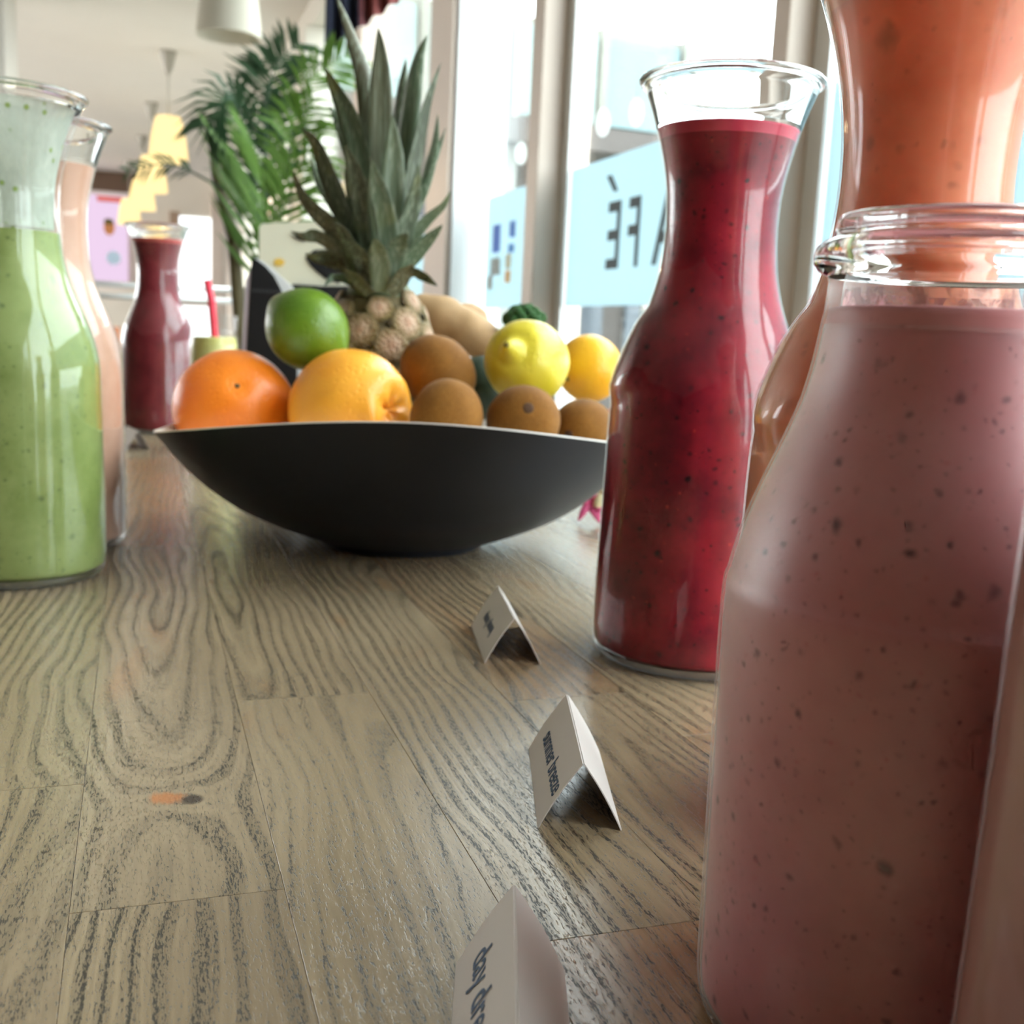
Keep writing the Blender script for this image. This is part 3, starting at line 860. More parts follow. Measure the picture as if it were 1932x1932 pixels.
def sh_lemon(d):
    w = 1 + 0.02 * noise.noise(d * 2.5)
    tip = 0.34 * math.exp(-((1 - abs(d.z)) / 0.022))
    w -= 0.05 * math.exp(-(((1 - abs(d.z)) - 0.07) / 0.04) ** 2)
    return Vector((d.x * w, d.y * w, d.z * (1.04 * w + tip)))
def sh_lime(d):
    w = 1 + 0.012 * noise.noise(d * 2.0)
    tip = 0.14 * math.exp(-((1 - abs(d.z)) / 0.06))
    return Vector((d.x * w, d.y * w, d.z * (1.05 + tip)))
def sh_kiwi(d):
    w = 1 + 0.015 * noise.noise(d * 2.0)
    return Vector((d.x * w, d.y * w * 0.95, d.z * (1.18 - 0.05 * abs(d.z) ** 6)))
def nub_disc(mat, h=0.94, rr=0.07, name='stem_scar'):
    def f(root, r):
        vs, fs = lathe([(0, h * r + 0.05 * r * 0.4), (rr * r * 0.6, h * r + 0.03 * r), (rr * r, h * r + 0.005 * r), (rr * r * 1.15, h * r - 0.03 * r)], 12)
        pyd(name, vs, fs, mat, root)
    return f
G = 'fruit in the charcoal bowl'
fruit('orange', 442, 772, 0.755, 113, 'smooth deep orange fruit in the bowl under the lime', 'orange', M_orangepeel, sh_orange, (0.25, -0.8, 0.45), G, nub_disc(M_scar, 0.905, 0.05))
fruit('orange', 661, 775, 0.728, 116, 'pale navel orange with a wrinkled open navel next to the kiwis', 'orange', M_orangepeel2, sh_navel, (0.80, -0.55, 0.10), G, nub_disc(M_scar, 0.70, 0.10, 'navel'))
fruit('lime', 580, 622, 0.765, 76, 'glossy green lime resting on the two oranges', 'lime', M_limepeel, sh_lime, (0.75, -0.15, -0.55), G, nub_disc(M_scar, 1.15, 0.06))
fruit('lemon', 994, 684, 0.775, 80, 'yellow lemon with its tip forward above the kiwis', 'lemon', M_lemonpeel, sh_lemon, (-0.36, -0.88, 0.30), G, nub_disc(M_scar, 1.345, 0.06))
fruit('orange', 1112, 695, 0.84, 64, 'small amber orange at the end of the bowl behind the lemon', 'orange', M_amber, sh_orange, (-0.7, -0.6, -0.35), G, nub_disc(M_scar, 0.90, 0.09))
kiwis = [(826, 703, 0.766, 70, (0.55, -0.62, -0.4), 'brown kiwi on top of the heap beside the pineapple'),
         (842, 792, 0.702, 69, (0.15, 0.3, 0.8), 'dull brown kiwi at the rim next to the navel orange'),
         (987, 795, 0.722, 70, (0.1, -0.9, 0.38), 'brown kiwi with its nub facing out below the lemon'),
         (1098, 808, 0.755, 58, (-0.35, -0.75, -0.1), 'small brown kiwi at the rim below the amber orange')]
for (px, py, y, r, ax, lab) in kiwis:
    fruit('kiwi', px, py, y, r, lab, 'kiwi', M_kiwi, sh_kiwi, ax, 'kiwis in the bowl', nub_disc(M_kiwinub, 1.115, 0.15, 'nub'))
fruit('avocado', 905, 735, 0.83, 58, 'dark green avocado tucked behind the kiwis under the ginger', 'avocado', plain('avocado_skin', srgb(38, 58, 40), 0.45, 0.2, 60, bump=0.3), lambda d: Vector((d.x, d.y, d.z * (1.25 if d.z > 0 else 1.0))) * (1 - 0.12 * max(0, d.z)), (0.1, 0.1, 1), G, nub_disc(M_scar, 1.06, 0.08))
fruit('cherry_tomato', 1163, 782, 0.80, 18, 'tiny red tomato at the rim under the amber orange', 'tomato', plain('tomato_skin', srgb(226, 62, 36), 0.25, 0.05, 30), lambda d: Vector((d.x, d.y, d.z * 0.92 - 0.06 * math.exp(-(1 - d.z) / 0.05))), (0, 0, 1), G, nub_disc(plain('tomato_calyx', srgb(60, 100, 40), 0.6, 0.1, 60), 0.86, 0.3, 'calyx'))

# ginger root
M_ginger = plain('ginger_skin', srgb(196, 158, 116), 0.7, 0.16, 70, bump=0.35)
gpts = [at_y(775, 588, 0.895), at_y(820, 594, 0.89), at_y(865, 614, 0.885), at_y(908, 642, 0.88), at_y(955, 676, 0.875)]
cg = gpts[2].copy()
gin = empty('ginger_root', (cg.x, cg.y, cg.z), 0, 'knobbly tan ginger root lying behind the kiwis and pineapple', 'ginger', G)
gp = interp([p_ - cg for p_ in gpts], 26)
rad = [0.0165 * (0.55 + 0.45 * min(1, math.sin(PI * min(1, (i + 2) / 10) / 2))) * (1 + 0.04 * math.sin(i * 0.9)) * (1.0 - 0.25 * max(0, (i - 18) / 8)) for i in range(26)]
rad[0] *= 0.45; rad[-1] *= 0.4
vs, fs = tube(gp, rad, 20)
pyd('rhizome', [Vector(v) * 1.0 + Vector(v).normalized() * 0.0012 * noise.noise(Vector(v) * 120) for v in vs], fs, M_ginger, gin)
kp = interp([gp[11], gp[11] + Vector((0.012, 0.010, 0.008)), gp[11] + Vector((0.026, 0.018, 0.004))], 8)
vs, fs = tube(kp, [0.009, 0.009, 0.0088, 0.0086, 0.008, 0.007, 0.0055, 0.002], 16)
pyd('knob', vs, fs, M_ginger, gin)
# broccoli
M_broc = plain('broccoli_florets', srgb(62, 116, 50), 0.7, 0.3, 160, bump=0.8)
M_brocs = plain('broccoli_stalk', srgb(112, 140, 78), 0.6, 0.1, 60)
pb = at_y(990, 606, 0.875)
br = empty('broccoli', pb, 0, 'small green broccoli head peeking out above the lemon', 'broccoli', G)
vs, fs = tube([(0, 0, -0.055), (0.002, 0, -0.03), (0, 0, -0.004)], [0.008, 0.008, 0.011], 12)
pyd('stalk', vs, fs, M_brocs, br)
fv, ff = ball(14, 9, lambda d: d * (1 + 0.22 * noise.noise(d * 4.0)))
flo = bpy.data.meshes.new('floret'); flo.from_pydata([tuple(v) for v in fv], [], ff); flo.materials.append(M_broc)
flo.polygons.foreach_set('use_smooth', [True] * len(flo.polygons))
for k in range(22):
    ga = k * 2.39996
    zz = 1 - (k + 0.5) / 22 * 1.15
    rr = math.sqrt(max(0, 1 - zz * zz))
    o = bpy.data.objects.new('floret', flo); COL.objects.link(o); o.parent = br
    o.location = (0.0125 * rr * math.cos(ga), 0.0125 * rr * math.sin(ga), 0.0095 * zz)
    s_ = random.uniform(0.0042, 0.0058); o.scale = (s_,) * 3; o.rotation_euler = (k, k * 2, k * 3)

# ------------------------------------------------------------------ pineapple
PY = 0.828
ptop = at_y(716, 560, PY)
pbz = 0.045
PH = ptop.z - pbz
pine = empty('pineapple', (ptop.x, PY, pbz), 0, 'small whole pineapple with a tall spiky grey green crown in the bowl', 'pineapple', G)
M_pcore = plain('pineapple_core', srgb(92, 78, 42), 0.7, 0.2, 60)
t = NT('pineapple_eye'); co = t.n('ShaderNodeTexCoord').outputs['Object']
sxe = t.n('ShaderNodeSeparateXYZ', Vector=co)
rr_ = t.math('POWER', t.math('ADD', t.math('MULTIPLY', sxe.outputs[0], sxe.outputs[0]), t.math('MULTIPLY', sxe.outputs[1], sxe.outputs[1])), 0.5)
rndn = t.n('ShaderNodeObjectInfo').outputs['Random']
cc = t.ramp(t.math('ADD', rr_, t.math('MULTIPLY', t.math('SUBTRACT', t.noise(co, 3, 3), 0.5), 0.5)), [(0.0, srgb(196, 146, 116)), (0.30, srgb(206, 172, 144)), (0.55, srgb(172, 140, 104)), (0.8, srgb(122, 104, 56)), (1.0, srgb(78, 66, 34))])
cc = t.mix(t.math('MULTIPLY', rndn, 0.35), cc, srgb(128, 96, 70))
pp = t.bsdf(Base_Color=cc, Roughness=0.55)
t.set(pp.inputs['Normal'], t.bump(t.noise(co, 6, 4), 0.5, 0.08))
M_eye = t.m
def pr(u):      # body radius along height 0..1
    return 0.0435 * (math.sin(PI * (0.14 + 0.72 * u)) ** 0.5)
vs, fs = lathe([(0, 0)] + [(pr(i / 20) - 0.0015, PH * i / 20) for i in range(21)] + [(0, PH)], 40)
pyd('core', vs, fs, M_pcore, pine)
vs, fs = lathe([(0.030, PH - 0.006), (0.024, PH + 0.004), (0.016, PH + 0.018), (0.008, PH + 0.04), (0, PH + 0.06)], 20)
pyd('crown_base', vs, fs, plain('crown_base_green', srgb(92, 98, 62), 0.6, 0.2, 80), pine)
# one eye: hexagonal pillow with a pointed bract
ev, ef = [], []
for (rr0, zz0) in ((1.02, -0.25), (0.96, 0.02), (0.78, 0.20), (0.45, 0.27), (0.18, 0.30)):
    for k in range(12):
        a = 2 * PI * k / 12
        hexr = rr0 * (0.93 + 0.07 * math.cos(6 * a)) if rr0 > 0.5 else rr0
        ev.append((hexr * math.cos(a), hexr * math.sin(a), zz0 + (0.10 * math.exp(-((a - PI / 2) / 0.5) ** 2) if rr0 < 0.9 else 0)))
ev.append((0, 0.12, 0.44))
for i in range(4):
    for k in range(12):
        l = (k + 1) % 12; ef.append((i * 12 + k, i * 12 + l, (i + 1) * 12 + l, (i + 1) * 12 + k))
for k in range(12): ef.append((48 + k, 48 + (k + 1) % 12, 60))
eye = bpy.data.meshes.new('eye'); eye.from_pydata(ev, [], ef); eye.materials.append(M_eye)
eye.polygons.foreach_set('use_smooth', [True] * len(eye.polygons))
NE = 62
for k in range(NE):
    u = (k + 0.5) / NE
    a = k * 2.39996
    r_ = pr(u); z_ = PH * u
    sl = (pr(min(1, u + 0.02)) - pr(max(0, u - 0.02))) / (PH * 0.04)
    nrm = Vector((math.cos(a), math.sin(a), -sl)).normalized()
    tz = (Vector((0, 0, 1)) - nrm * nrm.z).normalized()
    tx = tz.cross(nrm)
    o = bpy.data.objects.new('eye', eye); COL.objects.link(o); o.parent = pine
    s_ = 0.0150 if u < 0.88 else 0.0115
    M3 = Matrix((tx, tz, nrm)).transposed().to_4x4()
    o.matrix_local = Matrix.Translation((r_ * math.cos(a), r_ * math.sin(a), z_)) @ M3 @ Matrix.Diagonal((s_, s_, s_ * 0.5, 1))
# crown leaves
t = NT('crown_leaf'); co = t.n('ShaderNodeTexCoord').outputs['Object']
rndn = t.n('ShaderNodeObjectInfo').outputs['Random']
lb = t.ramp(rndn, [(0.0, srgb(78, 84, 66)), (0.4, srgb(86, 104, 80)), (0.75, srgb(104, 116, 92)), (1.0, srgb(92, 84, 66))])
st = t.noise(t.scaled(co, 500, 500, 30), 1.0, 3)
lb = t.mix(t.step(st, 0.45, 0.75), lb, srgb(140, 150, 130))
lb = t.mix(t.math('MULTIPLY', t.step(t.noise(co, 28, 2), 0.60, 0.75), 0.45), lb, srgb(138, 138, 70))
p = t.bsdf(Base_Color=lb, Roughness=0.42)
M_leaf = t.m
def blade(name, pts, width, parent, facing, mat, n=18, gutter=0.35, base_w=0.75, thick=0.0011):
    """pointed trough-shaped leaf along pts (local coords); facing = outward direction of its upper face"""
    P = interp(pts, n)
    vs, fs = [], []
    m = 5
    for i, p_ in enumerate(P):
        u = i / (n - 1)
        d = (P[min(i + 1, n - 1)] - P[max(i - 1, 0)]).normalized()
        side = d.cross(Vector(facing)).normalized()
        nrm = side.cross(d).normalized()
        w = width / 2 * (base_w + (1 - base_w) * min(1, u / 0.3)) * max(0.02, 1 - max(0, (u - 0.3) / 0.7) ** 1.7)
        th = thick * (1 - 0.8 * u)
        for lay in (0, 1):
            for k in range(m):
                q = k / (m - 1) * 2 - 1
                vs.append(p_ + side * (w * q) - nrm * (w * gutter * (1 - q * q)) * -1 * 1 - nrm * (th * lay * (1 - q * q * 0.8)))
    st_ = 2 * m
    for i in range(n - 1):
        a, b = i * st_, (i + 1) * st_
        for k in range(m - 1):
            fs.append((a + k, a + k + 1, b + k + 1, b + k)); fs.append((a + m + k, b + m + k, b + m + k + 1, a + m + k + 1))
        fs.append((a, b, b + m, a + m)); fs.append((a + m - 1, a + 2 * m - 1, b + 2 * m - 1, b + m - 1))
    return pyd(name, vs, fs, mat, parent)
def plocal(px, py, dy): 
    q = at_y(px, py, PY + dy); return q - Vector((ptop.x, PY, pbz))
# (pixel control points from base to tip, width px, depth offsets base->tip)
crown = [
    ([(708, 470), (702, 300), (690, 160), (663, 71), (634, -10)], 40, (0.0, 0.02)),
    ([(714, 490), (716, 330), (718, 190), (718, 110), (714, 52)], 48, (-0.005, -0.005)),
    ([(730, 480), (755, 356), (777, 190), (790, 110), (806, 66)], 44, (0.0, 0.012)),
    ([(740, 490), (768, 380), (790, 270), (808, 190), (832, 118)], 28, (-0.006, -0.01)),
    ([(745, 500), (778, 450), (806, 415), (836, 388), (850, 360)], 26, (-0.008, -0.02)),
    ([(742, 500), (775, 420), (802, 340), (824, 290), (841, 240)], 26, (0.01, 0.04)),
    ([(700, 480), (688, 370), (662, 240), (636, 176), (612, 126)], 54, (-0.005, -0.012)),
    ([(690, 500), (655, 420), (618, 330), (596, 272), (568, 240)], 50, (-0.008, -0.022)),
    ([(684, 510), (638, 440), (592, 396), (568, 362), (553, 322)], 48, (-0.012, -0.035)),
    ([(680, 520), (640, 474), (600, 446), (574, 446), (548, 436)], 32, (-0.006, -0.01)),
    ([(684, 530), (650, 500), (615, 486), (592, 484), (576, 478)], 44, (-0.012, -0.03)),
    ([(728, 500), (738, 400), (742, 310), (742, 262), (740, 216)], 46, (-0.016, -0.024)),
    ([(706, 520), (690, 430), (672, 350), (664, 310), (650, 272)], 50, (-0.018, -0.034)),
    ([(722, 525), (726, 450), (716, 380), (708, 340), (700, 300)], 52, (-0.022, -0.036)),
    ([(738, 520), (760, 450), (778, 390), (786, 350), (790, 310)], 36, (-0.016, -0.03)),
    ([(748, 525), (775, 490), (800, 460), (820, 440), (835, 424)], 34, (-0.012, -0.024)),
    ([(748, 535), (775, 515), (795, 520), (812, 530), (826, 540)], 22, (-0.014, -0.034)),
    ([(690, 540), (668, 500), (655, 460), (640, 430), (628, 420)], 44, (-0.022, -0.045)),
    ([(705, 548), (690, 510), (676, 480), (664, 462), (652, 452)], 40, (-0.028, -0.050)),
    ([(728, 548), (738, 505), (750, 470), (760, 450), (768, 440)], 42, (-0.028, -0.046)),
    ([(716, 552), (718, 515), (714, 480), (710, 462), (706, 450)], 40, (-0.032, -0.050)),
    ([(684, 545), (660, 530), (640, 522), (626, 526), (612, 540)], 26, (-0.016, -0.038)),
    ([(735, 556), (752, 535), (764, 515), (772, 506), (778, 498)], 30, (-0.030, -0.046)),
    ([(700, 556), (680, 540), (668, 524), (658, 514), (648, 508)], 32, (-0.030, -0.048)),
    ([(720, 470), (740, 330), (756, 220), (760, 160), (766, 110)], 36, (0.012, 0.03)),
    ([(702, 470), (676, 330), (650, 250), (636, 220), (622, 200)], 36, (0.014, 0.04)),
    ([(735, 490), (790, 380), (815, 300), (822, 260), (826, 215)], 30, (0.012, 0.05)),
    ([(690, 500), (640, 400), (610, 350), (596, 318), (586, 296)], 34, (0.012, 0.05)),
]
for (cps, w, (d0, d1)) in crown:
    k = len(cps) - 1
    pts = [plocal(x, y, d0 + (d1 - d0) * (i / k)) for i, (x, y) in enumerate(cps)]
    cx_ = (cps[2][0] - 716) / 120
    face = Vector((-cx_ * 0.9, 1.0 if (d0 + d1) < 0 else -1.0, 0.55))
    blade('leaf', pts, w / FPX * PY * 1.02, pine, face, M_leaf)

# ------------------------------------------------------------------ pink flower on the table
fp = at_z(1110, 988)
fl = empty('flower', fp, 0, 'pink and cream blossom lying on the table behind the berry carafe', 'flower')
M_petal = plain('pink_petal', srgb(216, 84, 132), 0.6, 0.15, 60)
M_cream = plain('cream_petal', srgb(250, 236, 190), 0.6, 0.05, 60)
for k, (ex, ey, w_) in enumerate([(1090, 984, 11), (1096, 918, 17), (1133, 990, 15), (1142, 940, 14), (1088, 940, 12), (1120, 905, 14), (1146, 972, 12)]):
    c0 = at_y(1113, 946, fp.y) - fp
    q2 = at_y(ex, ey, fp.y + (0.006 if k % 2 else -0.006)) - fp
    q2.z = max(q2.z, 0.0012)
    q1 = c0.lerp(q2, 0.5) + Vector((0, -0.002, 0.001))
    blade('petal', [c0, q1, q2], w_ / FPX * fp.y * 1.5, fl, (0.1, -1, 0.5), M_petal, 8, 0.2, 0.45, 0.0008)
for k, (ex, ey) in enumerate(((1127, 914), (1132, 944), (1143, 922))):
    c0 = at_y(ex, ey, fp.y - 0.004) - fp
    vs, fs = ball(16, 10, lambda d: Vector((d.x * 0.0048 + 0.3 * d.z * 0.006, d.y * 0.003, d.z * 0.0068)))
    pyd('cream_petal', [v + c0 for v in vs], fs, M_cream, fl)

# ------------------------------------------------------------------ things behind the bowl on the table
# lemonade jar with red straw
jc = at_y(404, 640, 1.22); jz = 0
jar = empty('lemonade_jar', (jc.x, jc.y, 0), 0, 'glass jar of pale lemonade with a red straw beside the black menu', 'jar')
J = [(0, 0), (0.024, 0), (0.0265, 0.003), (0.027, 0.01), (0.027, 0.105), (0.026, 0.122), (0.0245, 0.132), (0.0255, 0.150)]
Jd = dense(J, 40)
ring = Jd + [(r - 0.002, z) for r, z in reversed(Jd) if z > 0.006] + [(0, 0.006)]
vs, fs = lathe(ring, 48); g = pyd('glass_body', vs, fs, [M_glass, M_thin], jar)
for p_ in g.data.polygons: p_.material_index = 1
Ll = [(0, 0.0065), (0.023, 0.0065)] + [(r - 0.0025, z) for r, z in Jd if 0.008 < z < 0.126] + [(0, 0.126)]
vs, fs = lathe(Ll, 40); pyd('lemonade', vs, fs, smoothie('lemonade', srgb(214, 206, 122), srgb(228, 222, 152), srgb(196, 184, 60), 0.0, (1, 1, .5), 0.02, 0.6, 90), jar)
vs, fs = tube([(0.008, 0, 0.02), (0.002, 0, 0.11), (-0.003, 0, 0.165), (-0.008, 0, 0.186)], 0.0042, 10)
pyd('straw', vs, fs, plain('red_straw', srgb(238, 60, 82), 0.4, 0.03, 30), jar)
# black menu with curled white back page
MY = 1.10
mc = at_y(500, 640, MY)
menu = empty('black_menu', (mc.x, mc.y, 0), 0, 'black folded menu with a curled white back page standing behind the lime', 'menu')
def outline_panel(name, pix, y, th, mat, parent, origin):
    bm = bmesh.new()
    pts = [at_y(px, py, y) - origin for px, py in pix]
    for p_ in pts:
        if p_.z < 0: p_.z = 0
    f_ = [bm.verts.new(p_) for p_ in pts]; b_ = [bm.verts.new(p_ + Vector((0, th, 0))) for p_ in pts]
    bm.faces.new(f_); bm.faces.new(list(reversed(b_)))
    n_ = len(pts)
    for k in range(n_): bm.faces.new((f_[k], b_[k], b_[(k + 1) % n_], f_[(k + 1) % n_]))
    return frombm(name, bm, mat, parent)
mo = Vector((mc.x, mc.y, 0))
M_black = plain('black_card', srgb(20, 20, 24), 0.55, 0.1, 40)
outline_panel('front_page', [(452, 930), (464, 680), (474, 500), (477, 489), (484, 490), (500, 502), (516, 520), (529, 545), (540, 575), (552, 620), (560, 700), (556, 930)], MY - 0.004, 0.003, M_black, menu, mo)
outline_panel('back_page', [(470, 930), (478, 520), (482, 487), (492, 491), (512, 505), (530, 522), (545, 535), (556, 546), (560, 580), (566, 640), (572, 700), (570, 930)], MY + 0.004, 0.002, M_white, menu, mo)
outline_panel('spine', [(446, 930), (455, 690), (463, 530), (470, 515), (474, 505), (464, 680), (452, 930)], MY - 0.003, 0.003, plain('grey_spine', srgb(200, 186, 196), 0.6, 0.03, 20), menu, mo)
bm = bmesh.new()
o0 = at_y(472, 548, MY - 0.0048) - mo
for k in range(9): bbox(bm, o0.x + k * 0.0034, o0.x + k * 0.0034 + 0.0022, o0.y - 0.0004, o0.y + 0.0004, o0.z - 0.0016, o0.z + 0.0018)
frombm('lettering', bm, plain('grey_print', srgb(62, 62, 66), 0.6, 0.03, 30), menu)
# cream display card with black leaf print in a black foot
DY = 1.30
dc = at_y(556, 560, DY)
do = Vector((dc.x, dc.y, 0))
disp = empty('display_card', do, 0, 'cream display card printed with black leaf shapes beside the pineapple crown', 'sign')
outline_panel('card', [(489, 700), (489, 428), (494, 422), (640, 416), (668, 420), (668, 700)], DY, 0.004, plain('cream_print', srgb(238, 234, 212), 0.6, 0.02, 12), disp, do)
for pix in ([(546, 441), (560, 446), (570, 450), (590, 441), (615, 436), (640, 440), (612, 446), (590, 451), (572, 456), (558, 451)],
            [(576, 486), (592, 472), (612, 470), (640, 474), (665, 500), (640, 535), (612, 525), (596, 512), (584, 500)]):
    outline_panel('black_print', pix, DY - 0.0015, 0.001, M_black, disp, do)
outline_panel('yellow_print', [(516, 495), (520, 488), (530, 487), (538, 494), (532, 502), (520, 502)], DY - 0.0012, 0.0008, plain('yellow_print', srgb(242, 200, 90), 0.6, 0.05, 20), disp, do)
outline_panel('foot', [(548, 930), (548, 540), (552, 536), (610, 540), (668, 540), (672, 930)], DY - 0.006, 0.004, M_black, disp, do)

# ------------------------------------------------------------------ palm
PLY = 2.5
pbase = at_y(500, 560, PLY); pbase.z = FLOOR
palm = empty('potted_palm', pbase, 0, 'feathery green palm in a pot standing behind the table', 'plant')
vs, fs = lathe([(0, 0), (0.12, 0), (0.13, 0.01), (0.165, 0.28), (0.175, 0.30), (0.165, 0.31), (0.15, 0.29), (0.0, 0.28)], 40)
pyd('pot', vs, fs, plain('grey_pot', srgb(110, 104, 98), 0.6, 0.1, 12), palm)
vs, fs = lathe([(0, 0.285), (0.148, 0.284), (0.150, 0.272)], 32)
pyd('soil', vs, fs, plain('soil', srgb(60, 46, 36), 0.95, 0.3, 60, bump=0.8), palm)
def palm_mat(name, c1, c2):
    t = NT(name); co = t.obj(2)
    c = t.mix(t.noise(co, 14, 3), c1, c2)
    p = t.bsdf(Base_Color=c, Roughness=0.45)
    tr = t.n('ShaderNodeBsdfTranslucent', Color=c)
    mx = t.n('ShaderNodeMixShader', Fac=0.35)
    t.t.links.new(p.outputs[0], mx.inputs[1]); t.t.links.new(tr.outputs[0], mx.inputs[2]); t.surf(mx.outputs[0])
    return t.m
M_palm = palm_mat('palm_leaf', srgb(82, 122, 44), srgb(122, 156, 70))
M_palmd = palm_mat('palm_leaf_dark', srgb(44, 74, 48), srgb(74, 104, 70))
M_stem = plain('palm_stem', srgb(96, 84, 52), 0.6, 0.15, 20)
def frond(pix, ys, nleaf, ll, mat, start=0.3, droop=0.5, lw=0.008, sides=(-1, 1), dirs=None):
    k = len(pix) - 1
    pts = [at_y(x, y, ys[0] + (ys[1] - ys[0]) * i / k) - pbase for i, (x, y) in enumerate(pix)]
    root_pt = Vector((0.02 * (pts[0].x), 0, 0.28))
    P = interp([root_pt, root_pt.lerp(pts[0], 0.6) + Vector((0, 0, 0.02))] + pts, 48)
    vs, fs = tube(P, [0.006 * (1 - 0.85 * i / 47) for i in range(48)], 6)
    for i in range(nleaf):
        u = start + (1 - start) * (i + 0.5) / nleaf
        j = min(46, int(u * 47))
        p_ = P[j]; d = (P[j + 1] - P[max(0, j - 1)]).normalized()
        for sd in sides:
            sv = d.cross(Vector((0.15, -1, 0.25))).normalized() * sd
            L_ = ll * (0.55 + 0.45 * math.sin(PI * min(1, (u - start) / (1 - start) * 0.8 + 0.2))) * random.uniform(0.85, 1.1)
            dirv = (sv * 0.75 + d * 0.75 + Vector((0, random.uniform(-.25, .25), 0))).normalized()
            if dirs: dirv = (Vector(dirs) + Vector((random.uniform(-.1, .1), random.uniform(-.2, .2), random.uniform(-.08, .08)))).normalized()
            tip = p_ + dirv * L_ + Vector((0, 0, -droop * L_ * 0.6))
            mid = p_ + dirv * L_ * 0.5 + Vector((0, 0, -droop * L_ * 0.08))
            wv = dirv.cross(Vector((0.2 * sd, -0.8, 0.6))).normalized() * (lw / 2)
            b = len(vs)
            th = Vector((0, 0.0008, 0))
            vs += [p_ - wv * 0.5, p_ + wv * 0.5, mid - wv, mid + wv, tip, p_ - wv * 0.5 + th, p_ + wv * 0.5 + th, mid - wv + th, mid + wv + th]
            fs += [(b, b + 1, b + 3, b + 2), (b + 2, b + 3, b + 4), (b + 6, b + 5, b + 7, b + 8), (b + 8, b + 7, b + 4)]
    return pyd('frond', vs, fs, mat, palm, smooth=False)
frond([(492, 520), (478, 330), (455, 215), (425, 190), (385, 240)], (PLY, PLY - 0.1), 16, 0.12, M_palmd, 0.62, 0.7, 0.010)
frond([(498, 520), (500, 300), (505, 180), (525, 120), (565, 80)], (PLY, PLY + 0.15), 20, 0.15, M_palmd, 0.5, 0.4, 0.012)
frond([(504, 520), (530, 300), (575, 170), (620, 125), (665, 100)], (PLY, PLY + 0.1), 18, 0.13, M_palm, 0.55, 0.5, 0.010)
frond([(502, 600), (492, 500), (480, 410), (462, 340), (440, 290)], (PLY, PLY - 0.1), 13, 0.19, M_palm, 0.42, -0.1, 0.014, (1,), (-0.60, -0.1, 0.72))
frond([(512, 600), (508, 480), (500, 390), (492, 320), (470, 262)], (PLY, PLY - 0.25), 12, 0.15, M_palm, 0.45, -0.1, 0.013, (1,), (-0.52, 0.1, 0.80))
frond([(512, 600), (520, 480), (535, 400), (560, 330), (600, 290)], (PLY, PLY), 14, 0.15, M_palm, 0.45, 0.5, 0.013)
frond([(500, 540), (520, 420), (545, 330), (560, 250), (590, 200)], (PLY, PLY - 0.1), 14, 0.15, M_palm, 0.5, 0.6, 0.012)
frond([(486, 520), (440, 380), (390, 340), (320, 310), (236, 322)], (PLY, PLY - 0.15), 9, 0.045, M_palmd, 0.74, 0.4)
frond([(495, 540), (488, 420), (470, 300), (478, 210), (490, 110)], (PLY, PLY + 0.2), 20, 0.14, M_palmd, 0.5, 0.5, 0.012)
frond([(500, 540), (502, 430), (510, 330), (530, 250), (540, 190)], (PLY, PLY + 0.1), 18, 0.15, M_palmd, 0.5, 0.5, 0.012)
vs, fs = tube([(0, 0, 0.28), at_y(440, 450, PLY) - pbase, at_y(408, 330, PLY) - pbase, at_y(402, 245, PLY) - pbase], [0.016, 0.014, 0.012, 0.010], 10)
pyd('stem', vs, fs, M_stem, palm)

# ------------------------------------------------------------------ drape by the window
DRY = 3.0
dr0 = at_y(640, 0, DRY)
drape = empty('draped_cloth', (dr0.x, DRY, CEIL - 0.001), 0, 'dark navy and wine cloth swag hanging from the ceiling by the window', 'curtain')
def swag(name, x0, x1, mat):
    vs, fs = [], []
    nx, nz = 22, 16
    for lay in (0, 1):
        for i in range(nx):
            u = i / (nx - 1); px = x0 + (x1 - x0) * u
            pyb = 96 - (px - 618) * 0.72 if px > 618 else 96 - (618 - px) * 3
            zb = at_y(px, pyb, DRY).z - CEIL
            for j in range(nz):
                v_ = j / (nz - 1)
                xw = at_y(px, 0, DRY).x - dr0.x
                yy = 0.018 * math.sin(px * 0.22 + 0.6 * v_) + lay * 0.006
                vs.append((xw * (1 - 0.2 * v_), yy, zb * (1 - v_)))
    N_ = nx * nz
    for i in range(nx - 1):
        for j in range(nz - 1):
            a, b, c, d = i * nz + j, (i + 1) * nz + j, (i + 1) * nz + j + 1, i * nz + j + 1
            fs += [(a, b, c, d), (N_ + d, N_ + c, N_ + b, N_ + a)]
    for i in range(nx - 1):
        a, b = i * nz, (i + 1) * nz
        fs.append((b, a, N_ + a, N_ + b))
    for j in range(nz - 1):
        fs.append((j, j + 1, N_ + j + 1, N_ + j)); q = (nx - 1) * nz + j
        fs.append((q + 1, q, N_ + q, N_ + q + 1))
    return pyd(name, vs, fs, mat, drape)
swag('navy_fold', 613, 690, plain('navy_cloth', srgb(34, 38, 58), 0.9, 0.2, 30))
swag('wine_fold', 680, 752, plain('wine_cloth', srgb(128, 62, 58), 0.9, 0.2, 30))

